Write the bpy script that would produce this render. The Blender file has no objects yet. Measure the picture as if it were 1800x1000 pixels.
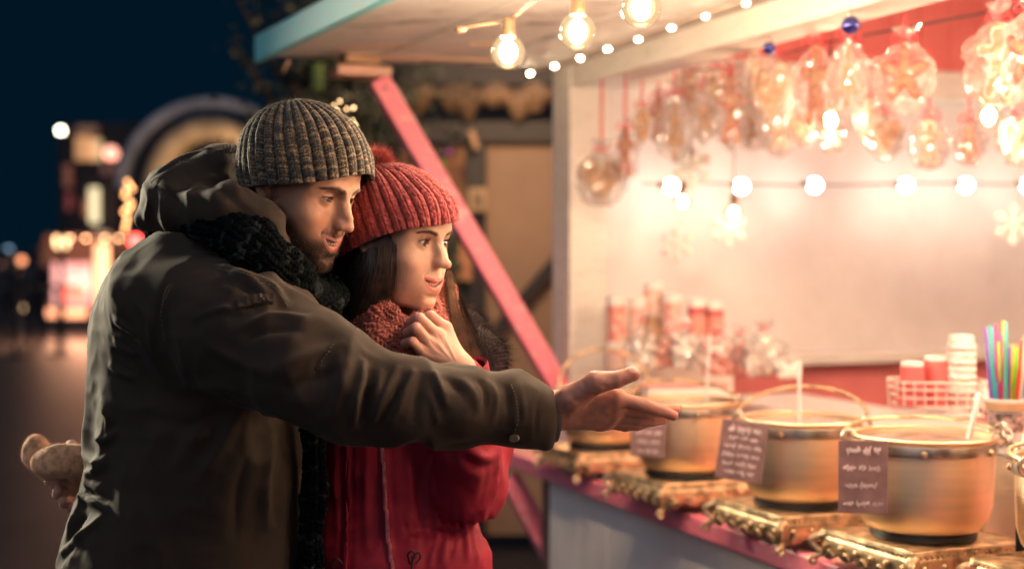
import bpy, bmesh, math, random
import numpy as np
from mathutils import Vector, Matrix, Euler

# ------------------------------------------------------------ camera, night sky, exposure
scene = bpy.context.scene
CAM_Z = 1.55
cam_d = bpy.data.cameras.new('camera'); cam = bpy.data.objects.new('camera', cam_d)
scene.collection.objects.link(cam); scene.camera = cam
PITCH = math.atan(45 / 2500)
cam.location = (0, 0, CAM_Z); cam.rotation_euler = (math.radians(90) - PITCH, 0, 0)
cam_d.sensor_width = 36; cam_d.lens = 50; cam_d.clip_start = .05; cam_d.clip_end = 400
cam_d.dof.use_dof = True; cam_d.dof.focus_distance = 2.11; cam_d.dof.aperture_fstop = 2.2
cam_d.dof.aperture_blades = 0
world = bpy.data.worlds.new('World'); scene.world = world; world.use_nodes = True
wb = world.node_tree.nodes['Background']
wb.inputs[0].default_value = (.03, .42, .90, 1); wb.inputs[1].default_value = .0100
scene.view_settings.view_transform = 'Standard'; scene.view_settings.look = 'None'
scene.view_settings.gamma = 1; scene.view_settings.exposure = .85
scene.cycles.max_bounces = 8; scene.cycles.transparent_max_bounces = 24
scene.cycles.diffuse_bounces = 3; scene.cycles.glossy_bounces = 3; scene.cycles.transmission_bounces = 6
scene.cycles.caustics_reflective = False; scene.cycles.caustics_refractive = False
scene.cycles.sample_clamp_indirect = 6
scene.cycles.use_denoising = True
# broad soft fill added from behind left of the camera, lifts the shadows
sd = bpy.data.lights.new('soft_fill_sun', 'SUN'); so = bpy.data.objects.new('soft_fill_sun', sd)
scene.collection.objects.link(so); sd.energy = .74; sd.color = (.55, .57, .67); sd.angle = math.radians(100)
so.rotation_euler = (math.radians(50), 0, math.radians(-35))

F = 2500.0; PI = math.pi
def P(px, py, D):
    """point at world depth Y = D seen at this place of the 1800 x 1000 photograph"""
    x = (px - 900) / F; u = (500 - py) / F
    Y = math.cos(PITCH) + u * math.sin(PITCH); Z = u * math.cos(PITCH) - math.sin(PITCH)
    s = D / Y
    return np.array([x * s, D, CAM_Z + Z * s])
def proj(V):
    V = np.asarray(V, float); d = V - np.array([0, 0, CAM_Z])
    f = d[..., 1] * math.cos(PITCH) - d[..., 2] * math.sin(PITCH)
    u = d[..., 1] * math.sin(PITCH) + d[..., 2] * math.cos(PITCH)
    return np.stack([900 + F * d[..., 0] / f, 500 - F * u / f], -1)

# ------------------------------------------------------------ objects
def link(o, parent=None):
    scene.collection.objects.link(o)
    if parent is not None: o.parent = parent
    return o
def tag(o, label=None, cat=None, group=None, kind=None):
    if label: o['label'] = label
    if cat: o['category'] = cat
    if group: o['group'] = group
    if kind: o['kind'] = kind
    return o
def empty(name, loc=(0, 0, 0), rot=(0, 0, 0)):
    o = bpy.data.objects.new(name, None); link(o); o.location = loc; o.rotation_euler = rot
    o.empty_display_size = .05
    return o
def mesh_obj(name, V, Fc, mat, parent=None, smooth=True, col=None, uv=None, loc=None):
    """V, Fc in world (or parent's local) space -> one object"""
    me = bpy.data.meshes.new(name)
    V = np.asarray(V, np.float64)
    if isinstance(Fc, np.ndarray):
        k = Fc.shape[1]; n = len(Fc)
        me.vertices.add(len(V)); me.vertices.foreach_set('co', V.astype(np.float32).ravel())
        me.loops.add(n * k); me.loops.foreach_set('vertex_index', Fc.astype(np.int32).ravel())
        me.polygons.add(n); me.polygons.foreach_set('loop_start', np.arange(0, n * k, k, dtype=np.int32))
        me.update(calc_edges=True); me.validate()
    else:
        me.from_pydata([tuple(v) for v in V], [], [tuple(f) for f in Fc]); me.update()
    if smooth: me.polygons.foreach_set('use_smooth', np.ones(len(me.polygons), bool))
    if col is not None:
        a = me.color_attributes.new('Col', 'FLOAT_COLOR', 'POINT')
        c = np.ones((len(me.vertices), 4), np.float32); c[:, :col.shape[1]] = col; a.data.foreach_set('color', c.ravel())
    if mat is not None:
        for m in (mat if isinstance(mat, (list, tuple)) else [mat]): me.materials.append(m)
    o = bpy.data.objects.new(name, me); link(o, parent)
    if loc is not None: o.location = loc
    return o
def copy_tree(o, parent=None):
    c = o.copy(); link(c)
    if parent is not None: c.parent = parent
    for ch in o.children: copy_tree(ch, c)
    return c

class MB:
    """collects simple shapes into one mesh"""
    def __init__(s): s.V = []; s.F = []; s.M = []; s.n = 0
    def raw(s, V, Fs, mi=0):
        V = np.asarray(V, float)
        s.V.append(V); s.F += [tuple(int(i) + s.n for i in f) for f in Fs]; s.M += [mi] * len(Fs); s.n += len(V); return s
    def box(s, c, size, rot=None, bev=0.0, mi=0):
        hx, hy, hz = [a / 2 for a in size]
        if bev <= 0:
            V = np.array([(x, y, z) for x in (-hx, hx) for y in (-hy, hy) for z in (-hz, hz)])
            Fs = [(0, 1, 3, 2), (4, 6, 7, 5), (0, 4, 5, 1), (2, 3, 7, 6), (0, 2, 6, 4), (1, 5, 7, 3)]
        else:
            bm = bmesh.new(); bmesh.ops.create_cube(bm, size=1)
            for v in bm.verts: v.co = Vector((v.co.x * size[0], v.co.y * size[1], v.co.z * size[2]))
            bmesh.ops.bevel(bm, geom=bm.edges[:], offset=min(bev, min(size) * .45), segments=2, profile=.5, affect='EDGES')
            bm.verts.index_update()
            V = np.array([v.co[:] for v in bm.verts]); Fs = [[v.index for v in f.verts] for f in bm.faces]; bm.free()
        if rot is not None: V = V @ np.array(rot).T
        return s.raw(V + np.array(c), Fs, mi)
    def beam(s, a, b, w, h, up=(0, 0, 1), bev=0.0, mi=0):
        a = np.array(a, float); b = np.array(b, float); d = b - a; L = np.linalg.norm(d); x = d / L
        up = np.array(up, float); y = np.cross(up, x); y /= np.linalg.norm(y); z = np.cross(x, y)
        return s.box((a + b) / 2, (L, w, h), np.stack([x, y, z], 1), bev, mi)
    def tube(s, pts, r, n=8, close=False, cap=True, mi=0, flat=1.0):
        pts = np.asarray(pts, float); m = len(pts)
        r = np.full(m, r, float) if np.isscalar(r) else np.asarray(r, float)
        T = np.gradient(pts, axis=0) if not close else np.roll(pts, -1, 0) - np.roll(pts, 1, 0)
        T /= np.linalg.norm(T, axis=1)[:, None] + 1e-12
        up = np.array([0, 0, 1.]) if abs(T[0][2]) < .9 else np.array([1., 0, 0])
        V = []; u = np.cross(T[0], up); u /= np.linalg.norm(u)
        th = np.linspace(0, 2 * math.pi, n, endpoint=False)
        for i in range(m):
            u = u - T[i] * (u @ T[i]); u /= np.linalg.norm(u) + 1e-12; w = np.cross(T[i], u)
            V.append(pts[i] + r[i] * (np.cos(th)[:, None] * u + flat * np.sin(th)[:, None] * w))
        V = np.concatenate(V); Fs = []
        for i in range(m if close else m - 1):
            j = (i + 1) % m
            for k in range(n):
                k2 = (k + 1) % n; Fs.append((i * n + k, i * n + k2, j * n + k2, j * n + k))
        if cap and not close: Fs.append(tuple(range(n))[::-1]); Fs.append(tuple(range((m - 1) * n, m * n)))
        return s.raw(V, Fs, mi)
    def lathe(s, prof, c=(0, 0, 0), n=32, rot=None, mi=0, sx=1, sy=1):
        """prof: (radius, z) from bottom to top"""
        th = np.linspace(0, 2 * math.pi, n, endpoint=False); V = []; Fs = []
        for r, z in prof: V.append(np.stack([r * np.cos(th) * sx, r * np.sin(th) * sy, np.full(n, z)], 1))
        V = np.concatenate(V)
        for i in range(len(prof) - 1):
            for k in range(n):
                k2 = (k + 1) % n; Fs.append((i * n + k, i * n + k2, (i + 1) * n + k2, (i + 1) * n + k))
        if prof[0][0] > 1e-5: Fs.append(tuple(range(n))[::-1])
        if prof[-1][0] > 1e-5: Fs.append(tuple(range((len(prof) - 1) * n, len(prof) * n)))
        if rot is not None: V = V @ np.array(rot).T
        return s.raw(V + np.array(c), Fs, mi)
    def ball(s, c, r, n=12, rad=(1, 1, 1), mi=0, rot=None):
        prof = [(max(math.sin(a), 0), -math.cos(a)) for a in np.linspace(0, math.pi, n)]
        t = MB().lathe(prof, n=n + 4); V = np.concatenate(t.V) * np.array(rad) * r
        if rot is not None: V = V @ np.array(rot).T
        return s.raw(V + np.array(c), t.F, mi)
    def prism(s, pts2, a, b, n0, u, v, mi=0):
        """outline pts2 in (u, v) from origin, extruded a..b along n0"""
        u = np.array(u, float); v = np.array(v, float); n0 = np.array(n0, float); p = np.array(pts2)
        A = p[:, :1] * u + p[:, 1:2] * v; m = len(p)
        V = np.concatenate([A + n0 * a, A + n0 * b])
        Fs = [tuple(range(m))[::-1], tuple(range(m, 2 * m))] + [(i, (i + 1) % m, (i + 1) % m + m, i + m) for i in range(m)]
        return s.raw(V, Fs, mi)
    def obj(s, name, mat, parent=None, smooth=False, origin=None, bevel=0):
        V = np.concatenate(s.V)
        if origin is not None: V = V - np.array(origin)
        o = mesh_obj(name, V, s.F, mat, parent, smooth)
        if isinstance(mat, (list, tuple)): o.data.polygons.foreach_set('material_index', np.array(s.M, np.int32))
        bm = bmesh.new(); bm.from_mesh(o.data); bmesh.ops.remove_doubles(bm, verts=bm.verts, dist=1e-6)
        bmesh.ops.recalc_face_normals(bm, faces=bm.faces); bm.to_mesh(o.data); bm.free()
        if smooth:
            try: o.data.set_sharp_from_angle(angle=math.radians(40))
            except Exception: pass
        if origin is not None: o.location = origin
        if bevel:
            md = o.modifiers.new('b', 'BEVEL'); md.width = bevel; md.segments = 2; md.limit_method = 'ANGLE'
        return o

# ------------------------------------------------------------ materials
def newmat(name):
    m = bpy.data.materials.new(name); m.use_nodes = True
    return m, m.node_tree.nodes, m.node_tree.links, m.node_tree.nodes['Principled BSDF']
def pmat(name, c, rough=.6, metal=0, var=.12, vs=12, bump=.0, bs=60, spec=.5, c2=None, coat=0, sheen=0, vcol=False,
         stretch=(1, 1, 1), sss=0, detail=6, trans=0, alpha=1, bdist=.002):
    m, N, L, b = newmat(name)
    b.inputs['Roughness'].default_value = rough; b.inputs['Metallic'].default_value = metal
    b.inputs['Specular IOR Level'].default_value = spec; b.inputs['Coat Weight'].default_value = coat
    b.inputs['Sheen Weight'].default_value = sheen; b.inputs['Transmission Weight'].default_value = trans
    b.inputs['Alpha'].default_value = alpha
    if sss:
        b.inputs['Subsurface Weight'].default_value = sss; b.inputs['Subsurface Radius'].default_value = (1, .3, .15)
        b.inputs['Subsurface Scale'].default_value = .008
    tc = N.new('ShaderNodeTexCoord'); mp = N.new('ShaderNodeMapping'); mp.inputs['Scale'].default_value = stretch
    L.new(tc.outputs['Object'], mp.inputs['Vector'])
    nz = N.new('ShaderNodeTexNoise'); nz.inputs['Scale'].default_value = vs; nz.inputs['Detail'].default_value = detail
    L.new(mp.outputs[0], nz.inputs['Vector'])
    cc = (*c, 1)
    mx = N.new('ShaderNodeMix'); mx.data_type = 'RGBA'
    if c2 is None: c2 = tuple(max(0, a * (1 - 2.2 * var)) for a in c); 
    mx.inputs['A'].default_value = cc; mx.inputs['B'].default_value = (*c2, 1)
    cr = N.new('ShaderNodeMapRange'); cr.inputs['From Min'].default_value = .4; cr.inputs['From Max'].default_value = .65
    L.new(nz.outputs['Fac'], cr.inputs['Value']); L.new(cr.outputs[0], mx.inputs['Factor'])
    out = mx.outputs['Result']
    if vcol:
        at = N.new('ShaderNodeAttribute'); at.attribute_name = 'Col'
        mm = N.new('ShaderNodeMix'); mm.data_type = 'RGBA'; mm.blend_type = 'MULTIPLY'; mm.inputs['Factor'].default_value = 1
        L.new(out, mm.inputs['A']); L.new(at.outputs['Color'], mm.inputs['B']); out = mm.outputs['Result']
    L.new(out, b.inputs['Base Color'])
    if bump:
        n2 = N.new('ShaderNodeTexNoise'); n2.inputs['Scale'].default_value = bs; n2.inputs['Detail'].default_value = 5
        L.new(mp.outputs[0], n2.inputs['Vector'])
        bp = N.new('ShaderNodeBump'); bp.inputs['Strength'].default_value = bump; bp.inputs['Distance'].default_value = bdist
        L.new(n2.outputs['Fac'], bp.inputs['Height']); L.new(bp.outputs[0], b.inputs['Normal'])
    return m
def emat(name, c, s):
    m, N, L, b = newmat(name)
    b.inputs['Base Color'].default_value = (*[min(1, a) for a in c], 1)
    b.inputs['Emission Color'].default_value = (*c, 1); b.inputs['Emission Strength'].default_value = s
    return m

# ------------------------------------------------------------ sculpting with distance fields
def surf_nets(Fd, org, h):
    nx, ny, nz = Fd.shape; S = Fd < 0
    c = [S[i:nx - 1 + i, j:ny - 1 + j, k:nz - 1 + k] for i in (0, 1) for j in (0, 1) for k in (0, 1)]
    al = c[0].copy(); an = c[0].copy()
    for q in c[1:]: al &= q; an |= q
    act = an & ~al; I = np.argwhere(act); idx = np.full(act.shape, -1, np.int32); idx[act] = np.arange(len(I))
    corners = [(i, j, k) for i in (0, 1) for j in (0, 1) for k in (0, 1)]
    val = {q: Fd[I[:, 0] + q[0], I[:, 1] + q[1], I[:, 2] + q[2]] for q in corners}
    acc = np.zeros((len(I), 3)); cnt = np.zeros(len(I))
    for a in corners:
        for ax in range(3):
            if a[ax]: continue
            b = list(a); b[ax] = 1; b = tuple(b); va, vb = val[a], val[b]
            mk = (va < 0) != (vb < 0); t = np.where(mk, va / np.where(mk, va - vb, 1), 0)
            p = np.array(a, float) + t[:, None] * (np.array(b) - np.array(a)); acc += np.where(mk[:, None], p, 0); cnt += mk
    V = (I + acc / cnt[:, None]) * h + org
    Q = []
    for ax in range(3):
        sl0 = [slice(None)] * 3; sl1 = [slice(None)] * 3; sl0[ax] = slice(0, -1); sl1[ax] = slice(1, None)
        A = S[tuple(sl0)]; B = S[tuple(sl1)]; E = np.argwhere(A != B); o = [k for k in range(3) if k != ax]
        E = E[(E[:, o[0]] > 0) & (E[:, o[1]] > 0) & (E[:, o[0]] < Fd.shape[o[0]] - 1) & (E[:, o[1]] < Fd.shape[o[1]] - 1)]
        ins = A[E[:, 0], E[:, 1], E[:, 2]]
        def g(d0, d1):
            q = E.copy(); q[:, o[0]] += d0; q[:, o[1]] += d1; return idx[q[:, 0], q[:, 1], q[:, 2]]
        quad = np.stack([g(-1, -1), g(0, -1), g(0, 0), g(-1, 0)], 1)
        flip = ins if ax != 1 else ~ins
        quad[~flip] = quad[~flip][:, ::-1]; Q.append(quad)
    Q = np.concatenate(Q); Q = Q[(Q >= 0).all(1)]
    return V, Q
def sculpt(fn, lo, hi, h, st=4, band=2.6):
    lo = np.array(lo, float); hi = np.array(hi, float)
    n = (np.ceil((hi - lo) / (h * st)).astype(int)) * st + 1
    ax = [lo[i] + h * np.arange(n[i]) for i in range(3)]
    axc = [a[::st] for a in ax]
    G = np.stack(np.meshgrid(*axc, indexing='ij'), -1).reshape(-1, 3)
    Fc = fn(G).reshape([len(a) for a in axc]).astype(np.float32)
    near = [np.minimum((np.arange(n[i]) + st // 2) // st, len(axc[i]) - 1) for i in range(3)]
    Fd = Fc[np.ix_(*near)].copy()
    mk = np.abs(Fd) < h * st * band; I = np.argwhere(mk)
    out = np.empty(len(I), np.float32)
    for s in range(0, len(I), 400000):
        out[s:s + 400000] = fn(lo + h * I[s:s + 400000])
    Fd[mk] = out
    return surf_nets(Fd, lo, h)
def smin(a, b, k):
    if k <= 0: return np.minimum(a, b)
    hh = np.maximum(k - np.abs(a - b), 0) / k; return np.minimum(a, b) - hh * hh * k * .25
def smax(a, b, k): return -smin(-a, -b, k)
def rotm(rx=0, ry=0, rz=0): return np.array(Euler([math.radians(a) for a in (rx, ry, rz)], 'XYZ').to_matrix())
def ell(c, r, rot=None):
    c = np.array(c, float); r = np.array(r, float)
    def f(p):
        q = p - c
        if rot is not None: q = q @ rot
        k0 = np.sqrt(((q / r) ** 2).sum(-1)); k1 = np.sqrt(((q / (r * r)) ** 2).sum(-1)) + 1e-9
        return k0 * (k0 - 1) / k1
    return f
def cone(a, b, r1, r2):
    a = np.array(a, float); b = np.array(b, float); ba = b - a; L2 = ba @ ba
    def f(p):
        t = np.clip((p - a) @ ba / L2, 0, 1)
        return np.linalg.norm(p - a - t[:, None] * ba, axis=1) - (r1 + (r2 - r1) * t)
    return f
def chain(pts, rs, k=0.0):
    fs = [cone(pts[i], pts[i + 1], rs[i], rs[i + 1]) for i in range(len(pts) - 1)]
    def f(p):
        d = fs[0](p)
        for g in fs[1:]: d = smin(d, g(p), k)
        return d
    return f
def rbox(c, half, r, rot=None):
    c = np.array(c, float); half = np.array(half, float) - r
    def f(p):
        q = p - c
        if rot is not None: q = q @ rot
        q = np.abs(q) - half
        return np.linalg.norm(np.maximum(q, 0), axis=1) + np.minimum(q.max(1), 0) - r
    return f
class SD:
    def __init__(s): s.ops = []
    def add(s, f, k=.01): s.ops.append((1, f, k)); return s
    def sub(s, f, k=.005): s.ops.append((-1, f, k)); return s
    def __call__(s, p):
        d = None
        for sg, f, k in s.ops:
            v = f(p)
            if d is None: d = v
            elif sg > 0: d = smin(d, v, k)
            else: d = smax(d, -v, k)
        return d
def vnormals(V, Q):
    a, b, c = V[Q[:, 0]], V[Q[:, 1]], V[Q[:, 2]]; n = np.cross(b - a, c - a)
    if Q.shape[1] == 4: n = np.cross(c - a, V[Q[:, 3]] - b)
    N = np.zeros_like(V)
    for k in range(Q.shape[1]): np.add.at(N, Q[:, k], n)
    return N / (np.linalg.norm(N, axis=1)[:, None] + 1e-12)
def smoothmesh(V, Q, it=2, lam=.5):
    n = len(V); k = Q.shape[1]
    e = np.concatenate([Q[:, [i, (i + 1) % k]] for i in range(k)]); cnt = np.bincount(e.ravel(), minlength=n)[:, None]
    for _ in range(it):
        A = np.zeros_like(V)
        for d in range(3):
            A[:, d] = np.bincount(e[:, 0], V[e[:, 1], d], n) + np.bincount(e[:, 1], V[e[:, 0], d], n)
        V = V + lam * (A / np.maximum(cnt, 1) - V)
    return V
def pdist(V, pts):
    """distance from V to a polyline, and the parameter 0..1 along it"""
    pts = np.asarray(pts, float); seg = np.linalg.norm(np.diff(pts, axis=0), axis=1); tot = seg.sum(); acc = 0
    best = np.full(len(V), 1e9); tb = np.zeros(len(V))
    for i in range(len(pts) - 1):
        a, b = pts[i], pts[i + 1]; ba = b - a; t = np.clip((V - a) @ ba / (ba @ ba + 1e-12), 0, 1)
        d = np.linalg.norm(V - a - t[:, None] * ba, axis=1); m = d < best
        best[m] = d[m]; tb[m] = (acc + t[m] * seg[i]) / tot; acc += seg[i]
    return best, tb
def spline(pts, n):
    """Catmull-Rom through pts"""
    p = np.asarray(pts, float); p = np.vstack([2 * p[0] - p[1], p, 2 * p[-1] - p[-2]]); m = len(p) - 3
    t = np.linspace(0, m, n); i = np.minimum(t.astype(int), m - 1); f = (t - i)[:, None]
    a, b, c, d = p[i], p[i + 1], p[i + 2], p[i + 3]
    return .5 * (2 * b + (c - a) * f + (2 * a - 5 * b + 4 * c - d) * f ** 2 + (3 * b - a - 3 * c + d) * f ** 3)
_r = np.random.RandomState(7); _NT = _r.rand(32, 32, 32)
def vnoise(Pn, s=1.0):
    q = np.asarray(Pn) * s; i = np.floor(q).astype(int); f = q - i; f = f * f * (3 - 2 * f); o = 0
    for a in (0, 1):
        for b in (0, 1):
            for c in (0, 1):
                w = (f[:, 0] if a else 1 - f[:, 0]) * (f[:, 1] if b else 1 - f[:, 1]) * (f[:, 2] if c else 1 - f[:, 2])
                o = o + w * _NT[(i[:, 0] + a) % 32, (i[:, 1] + b) % 32, (i[:, 2] + c) % 32]
    return o
def strands(pts0, dirs, L, w, seg=3, bend=None, taper=True, rs=None):
    """many thin hairs; each is a crossed pair-free ribbon bent along bend"""
    n = len(pts0); V = []; rs = rs or np.random.RandomState(1)
    side = np.cross(dirs, rs.randn(n, 3)); side /= np.linalg.norm(side, axis=1)[:, None] + 1e-9
    L = np.broadcast_to(L, (n,)); rows = []
    for k in range(seg + 1):
        t = k / seg; c = pts0 + dirs * (L * t)[:, None]
        if bend is not None: c = c + bend * (L * t * t)[:, None]
        ww = w * (1 - t * .9 if taper else 1)
        rows += [c - side * ww * .5, c + side * ww * .5]
    V = np.stack(rows, 1).reshape(-1, 3); m = 2 * (seg + 1); Q = []
    b = np.arange(n)[:, None] * m
    for k in range(seg): Q.append(b + np.array([[2 * k, 2 * k + 1, 2 * k + 3, 2 * k + 2]]))
    return V, np.concatenate(Q)
# ------------------------------------------------------------ lamps, ground, the market stall
WARM = (1.0, .60, .30)
U = np.array([-.365, .931, 0]); U /= np.linalg.norm(U)          # along the counter, away from us
W = np.array([U[1], -U[0], 0])                                    # into the stall
ZZ = np.array([0, 0, 1.])
O = np.array([-.01, 4.48, 0])                                    # far front corner of the counter
def st(u, w, z): return O - U * u + W * w + ZZ * z               # u metres towards us, w metres into the stall
RS = np.stack([-U, W, ZZ], 1)                                     # stall axes (x towards us, y in, z up), mirrored use only for boxes
def sbox(m, u0, u1, w0, w1, z0, z1, bev=.0, mi=0): return m.box(st((u0 + u1) / 2, (w0 + w1) / 2, (z0 + z1) / 2), (abs(u1 - u0), abs(w1 - w0), abs(z1 - z0)), RS, bev, mi)
def painted(name, c, c2, rough=.55, s=(1, 1, 1), vs=14, bump=.35, worn=(.40, .62)):
    """hand-painted boards: thin paint, wood showing at the worn places, brush grain"""
    m, N, L, b = newmat(name); tc = N.new('ShaderNodeTexCoord'); mp = N.new('ShaderNodeMapping'); mp.inputs['Scale'].default_value = s; L.new(tc.outputs['Object'], mp.inputs['Vector'])
    n1 = N.new('ShaderNodeTexNoise'); n1.inputs['Scale'].default_value = vs; n1.inputs['Detail'].default_value = 9; n1.inputs['Roughness'].default_value = .68; L.new(mp.outputs[0], n1.inputs['Vector'])
    cr = N.new('ShaderNodeValToRGB'); cr.color_ramp.elements[0].position = worn[0]; cr.color_ramp.elements[1].position = worn[1]
    cr.color_ramp.elements[0].color = (*c2, 1); cr.color_ramp.elements[1].color = (*c, 1); L.new(n1.outputs['Fac'], cr.inputs[0]); L.new(cr.outputs[0], b.inputs['Base Color'])
    b.inputs['Roughness'].default_value = rough; bp = N.new('ShaderNodeBump'); bp.inputs['Strength'].default_value = bump; bp.inputs['Distance'].default_value = .002
    n2 = N.new('ShaderNodeTexNoise'); n2.inputs['Scale'].default_value = 60; n2.inputs['Detail'].default_value = 6; L.new(mp.outputs[0], n2.inputs['Vector']); L.new(n2.outputs['Fac'], bp.inputs['Height']); L.new(bp.outputs[0], b.inputs['Normal'])
    return m
WHITE_P = painted('white_paint', (.76, .72, .66), (.66, .61, .54), s=(1, 1, 4), worn=(.34, .50), bump=.2)
CANOPY_P = painted('weathered_white_boards', (.80, .77, .72), (.36, .33, .30), s=(1, 3, 3), vs=5, worn=(.36, .46), bump=.5)
TURQ = painted('turquoise_paint', (.20, .66, .66), (.40, .52, .50), s=(2, 2, 5), vs=9, worn=(.36, .46))
PINK_P = painted('pink_paint', (.86, .22, .30), (.80, .42, .42), s=(1.5, 1.5, 5), vs=11, worn=(.36, .45), rough=.45)
PINKTOP = painted('pink_counter_paint', (.86, .40, .38), (.76, .40, .36), s=(1, 1, 1), vs=6, worn=(.35, .6), rough=.32)
RED_P = painted('coral_red_boards', (.88, .25, .24), (.80, .20, .20), vs=5, worn=(.35, .6))
BARE = painted('bare_pine', (.50, .30, .17), (.34, .19, .10), s=(1, 1, 6), vs=8, worn=(.35, .6))
PANEL_W = painted('inner_white_panel', (.72, .68, .66), (.60, .55, .53), vs=2.5, worn=(.35, .65), bump=.12, rough=.5)
def fil_mat(s=90, c=(1, .77, .60)): return emat('glowing_filament', c, s)
def globe_mat():
    m, N, L, b = newmat('warm_glass'); out = N['Material Output']
    tr = N.new('ShaderNodeBsdfTransparent'); tr.inputs[0].default_value = (1, .90, .74, 1); em = N.new('ShaderNodeEmission'); em.inputs[0].default_value = (1, .66, .34, 1); em.inputs[1].default_value = 1.6
    gl = N.new('ShaderNodeBsdfGlossy'); gl.inputs['Roughness'].default_value = .03; fr = N.new('ShaderNodeFresnel'); fr.inputs[0].default_value = 1.45
    ad = N.new('ShaderNodeMixShader'); ad.inputs[0].default_value = .32; L.new(tr.outputs[0], ad.inputs[1]); L.new(em.outputs[0], ad.inputs[2])
    mx = N.new('ShaderNodeMixShader'); L.new(fr.outputs[0], mx.inputs[0]); L.new(ad.outputs[0], mx.inputs[1]); L.new(gl.outputs[0], mx.inputs[2]); L.new(mx.outputs[0], out.inputs[0]); return m
GLOBE = globe_mat(); FIL = fil_mat(1300); FIL_N = fil_mat(520); FIL_W = fil_mat(34, (1, .86, .73)); FIL_H = fil_mat(1900); FIL_V = fil_mat(620); FIL_S = fil_mat(30)
SOCK = pmat('brown_socket', (.20, .10, .045), .5); WIRE = pmat('black_wire', (.015, .013, .012), .6); WIRE_B = pmat('brown_wire', (.12, .07, .035), .6)
def bulb(parent, base, c, r, d, fil=None, globe=True):
    """one bulb: socket, glass globe, glowing core; d = direction socket -> tip"""
    d = np.array(d, float); d /= np.linalg.norm(d); R = np.array(Vector(d).to_track_quat('Z', 'Y').to_matrix()); c = np.array(c)
    sk = MB().lathe([(.0001, -r * 1.95), (r * .34, -r * 1.95), (r * .42, -r * 1.80), (r * .40, -r * 1.2), (r * .46, -r * 1.15), (r * .42, -r * .86), (.0001, -r * .86)], c - base, 20, R).obj('socket', SOCK, parent, True)
    if globe:
        pr = [(r * .36, -r * .95)] + [(r * math.sin(a), -r * math.cos(a)) for a in np.linspace(.40, math.pi, 18)]
        g = MB().lathe([(max(a, .0002), b) for a, b in pr], c - base, 28, R).obj('bulb', GLOBE, sk, True)
    m = MB().ball(c - base, r * (.46 if globe else 1), 12, (1, 1, 1.35 if globe else 1), rot=R); m.obj('filament', fil or FIL, sk, True)
# --- ground
ASPH = pmat('damp_asphalt', (.034, .030, .032), .55, var=.3, vs=1.5, bump=.6, bs=120, c2=(.014, .013, .016))
g = MB(); n = 40
g.raw([(-150, -20, 0), (150, -20, 0), (150, 260, 0), (-150, 260, 0)], [(0, 1, 2, 3)]); tag(g.obj('ground', ASPH), kind='structure')
# --- market stall
stall = empty('market_stall', tuple(st(0, 0, 0))); tag(stall, 'white and pink wooden market stall with lit interior and turquoise roof edge', 'market stall'); SB = np.array(stall.location)
def sp(m, name, mat, smooth=False, bevel=0, par=None):
    m.V = [v - SB for v in m.V]; return m.obj(name, mat, par or stall, smooth, bevel=bevel)
# counter
m = MB(); 
for k in range(3): sbox(m, -.06, 4.6, .001 + k * .2667, .264 + k * .2667, .925, .950, .003)
sp(m, 'counter_top', PINKTOP)
m = MB(); sbox(m, -.06, 4.6, -.030, -.002, .905, .953, .006); sp(m, 'counter_edge', PINK_P)
m = MB()
for k in range(22): sbox(m, .30 + k * .2, .499 + k * .2, .012, .030, .05, .918, .002)
sp(m, 'front_panel', painted('cream_panel', (.88, .84, .78), (.78, .72, .66), vs=3))
m = MB(); sbox(m, .20, .29, .03, .11, .02, .918, .003); sp(m, 'front_post', painted('brown_post_paint', (.20, .11, .09), (.12, .07, .06)))
# corner post and far wall
m = MB(); sbox(m, -.04, .10, .165, .295, .0, 2.16, .004); sp(m, 'corner_post', WHITE_P)
m = MB(); sbox(m, -.015, .015, .296, 4.2, 1.235, 2.10, .0); sp(m, 'end_wall', PANEL_W)
m = MB(); sbox(m, -.015, .015, .296, 4.2, .05, 1.195, .0); sp(m, 'red_wall_panel', RED_P)
m = MB(); sbox(m, -.02, .13, .296, 4.2, 1.196, 1.234, .004); sp(m, 'wall_ledge', WHITE_P)
m = MB(); sbox(m, -.02, .09, .296, 4.2, 2.101, 2.205, .004); sp(m, 'wall_top_beam', WHITE_P)
m = MB(); sbox(m, -.02, 5, 2.55, 2.58, .05, 2.7, 0); sp(m, 'back_wall', PANEL_W)
m = MB(); sbox(m, 5.0, 5.03, .3, 2.58, .05, 2.7, 0); sp(m, 'side_wall', PANEL_W)
m = MB(); sbox(m, .14, 1.9, .62, .96, 1.085, 1.11, .003); sbox(m, .14, 1.9, .63, .655, .951, 1.084, .0); sp(m, 'display_step', WHITE_P)
m = MB()
for k in range(18):
    a0 = .296 + k * .126; a1 = a0 + .122; z0 = 2.206
    V = [st(x_, a_, z_) for x_ in (-.012, .012) for a_, z_ in ((a0, z0), (a1, z0), (a1, 2.235 + .34 * (a1 - .17)), (a0, 2.235 + .34 * (a0 - .17)))]; m.raw(V, [(0, 1, 2, 3), (7, 6, 5, 4), (0, 4, 5, 1), (1, 5, 6, 2), (2, 6, 7, 3), (3, 7, 4, 0)])
sp(m, 'gable_boards', RED_P)
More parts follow.
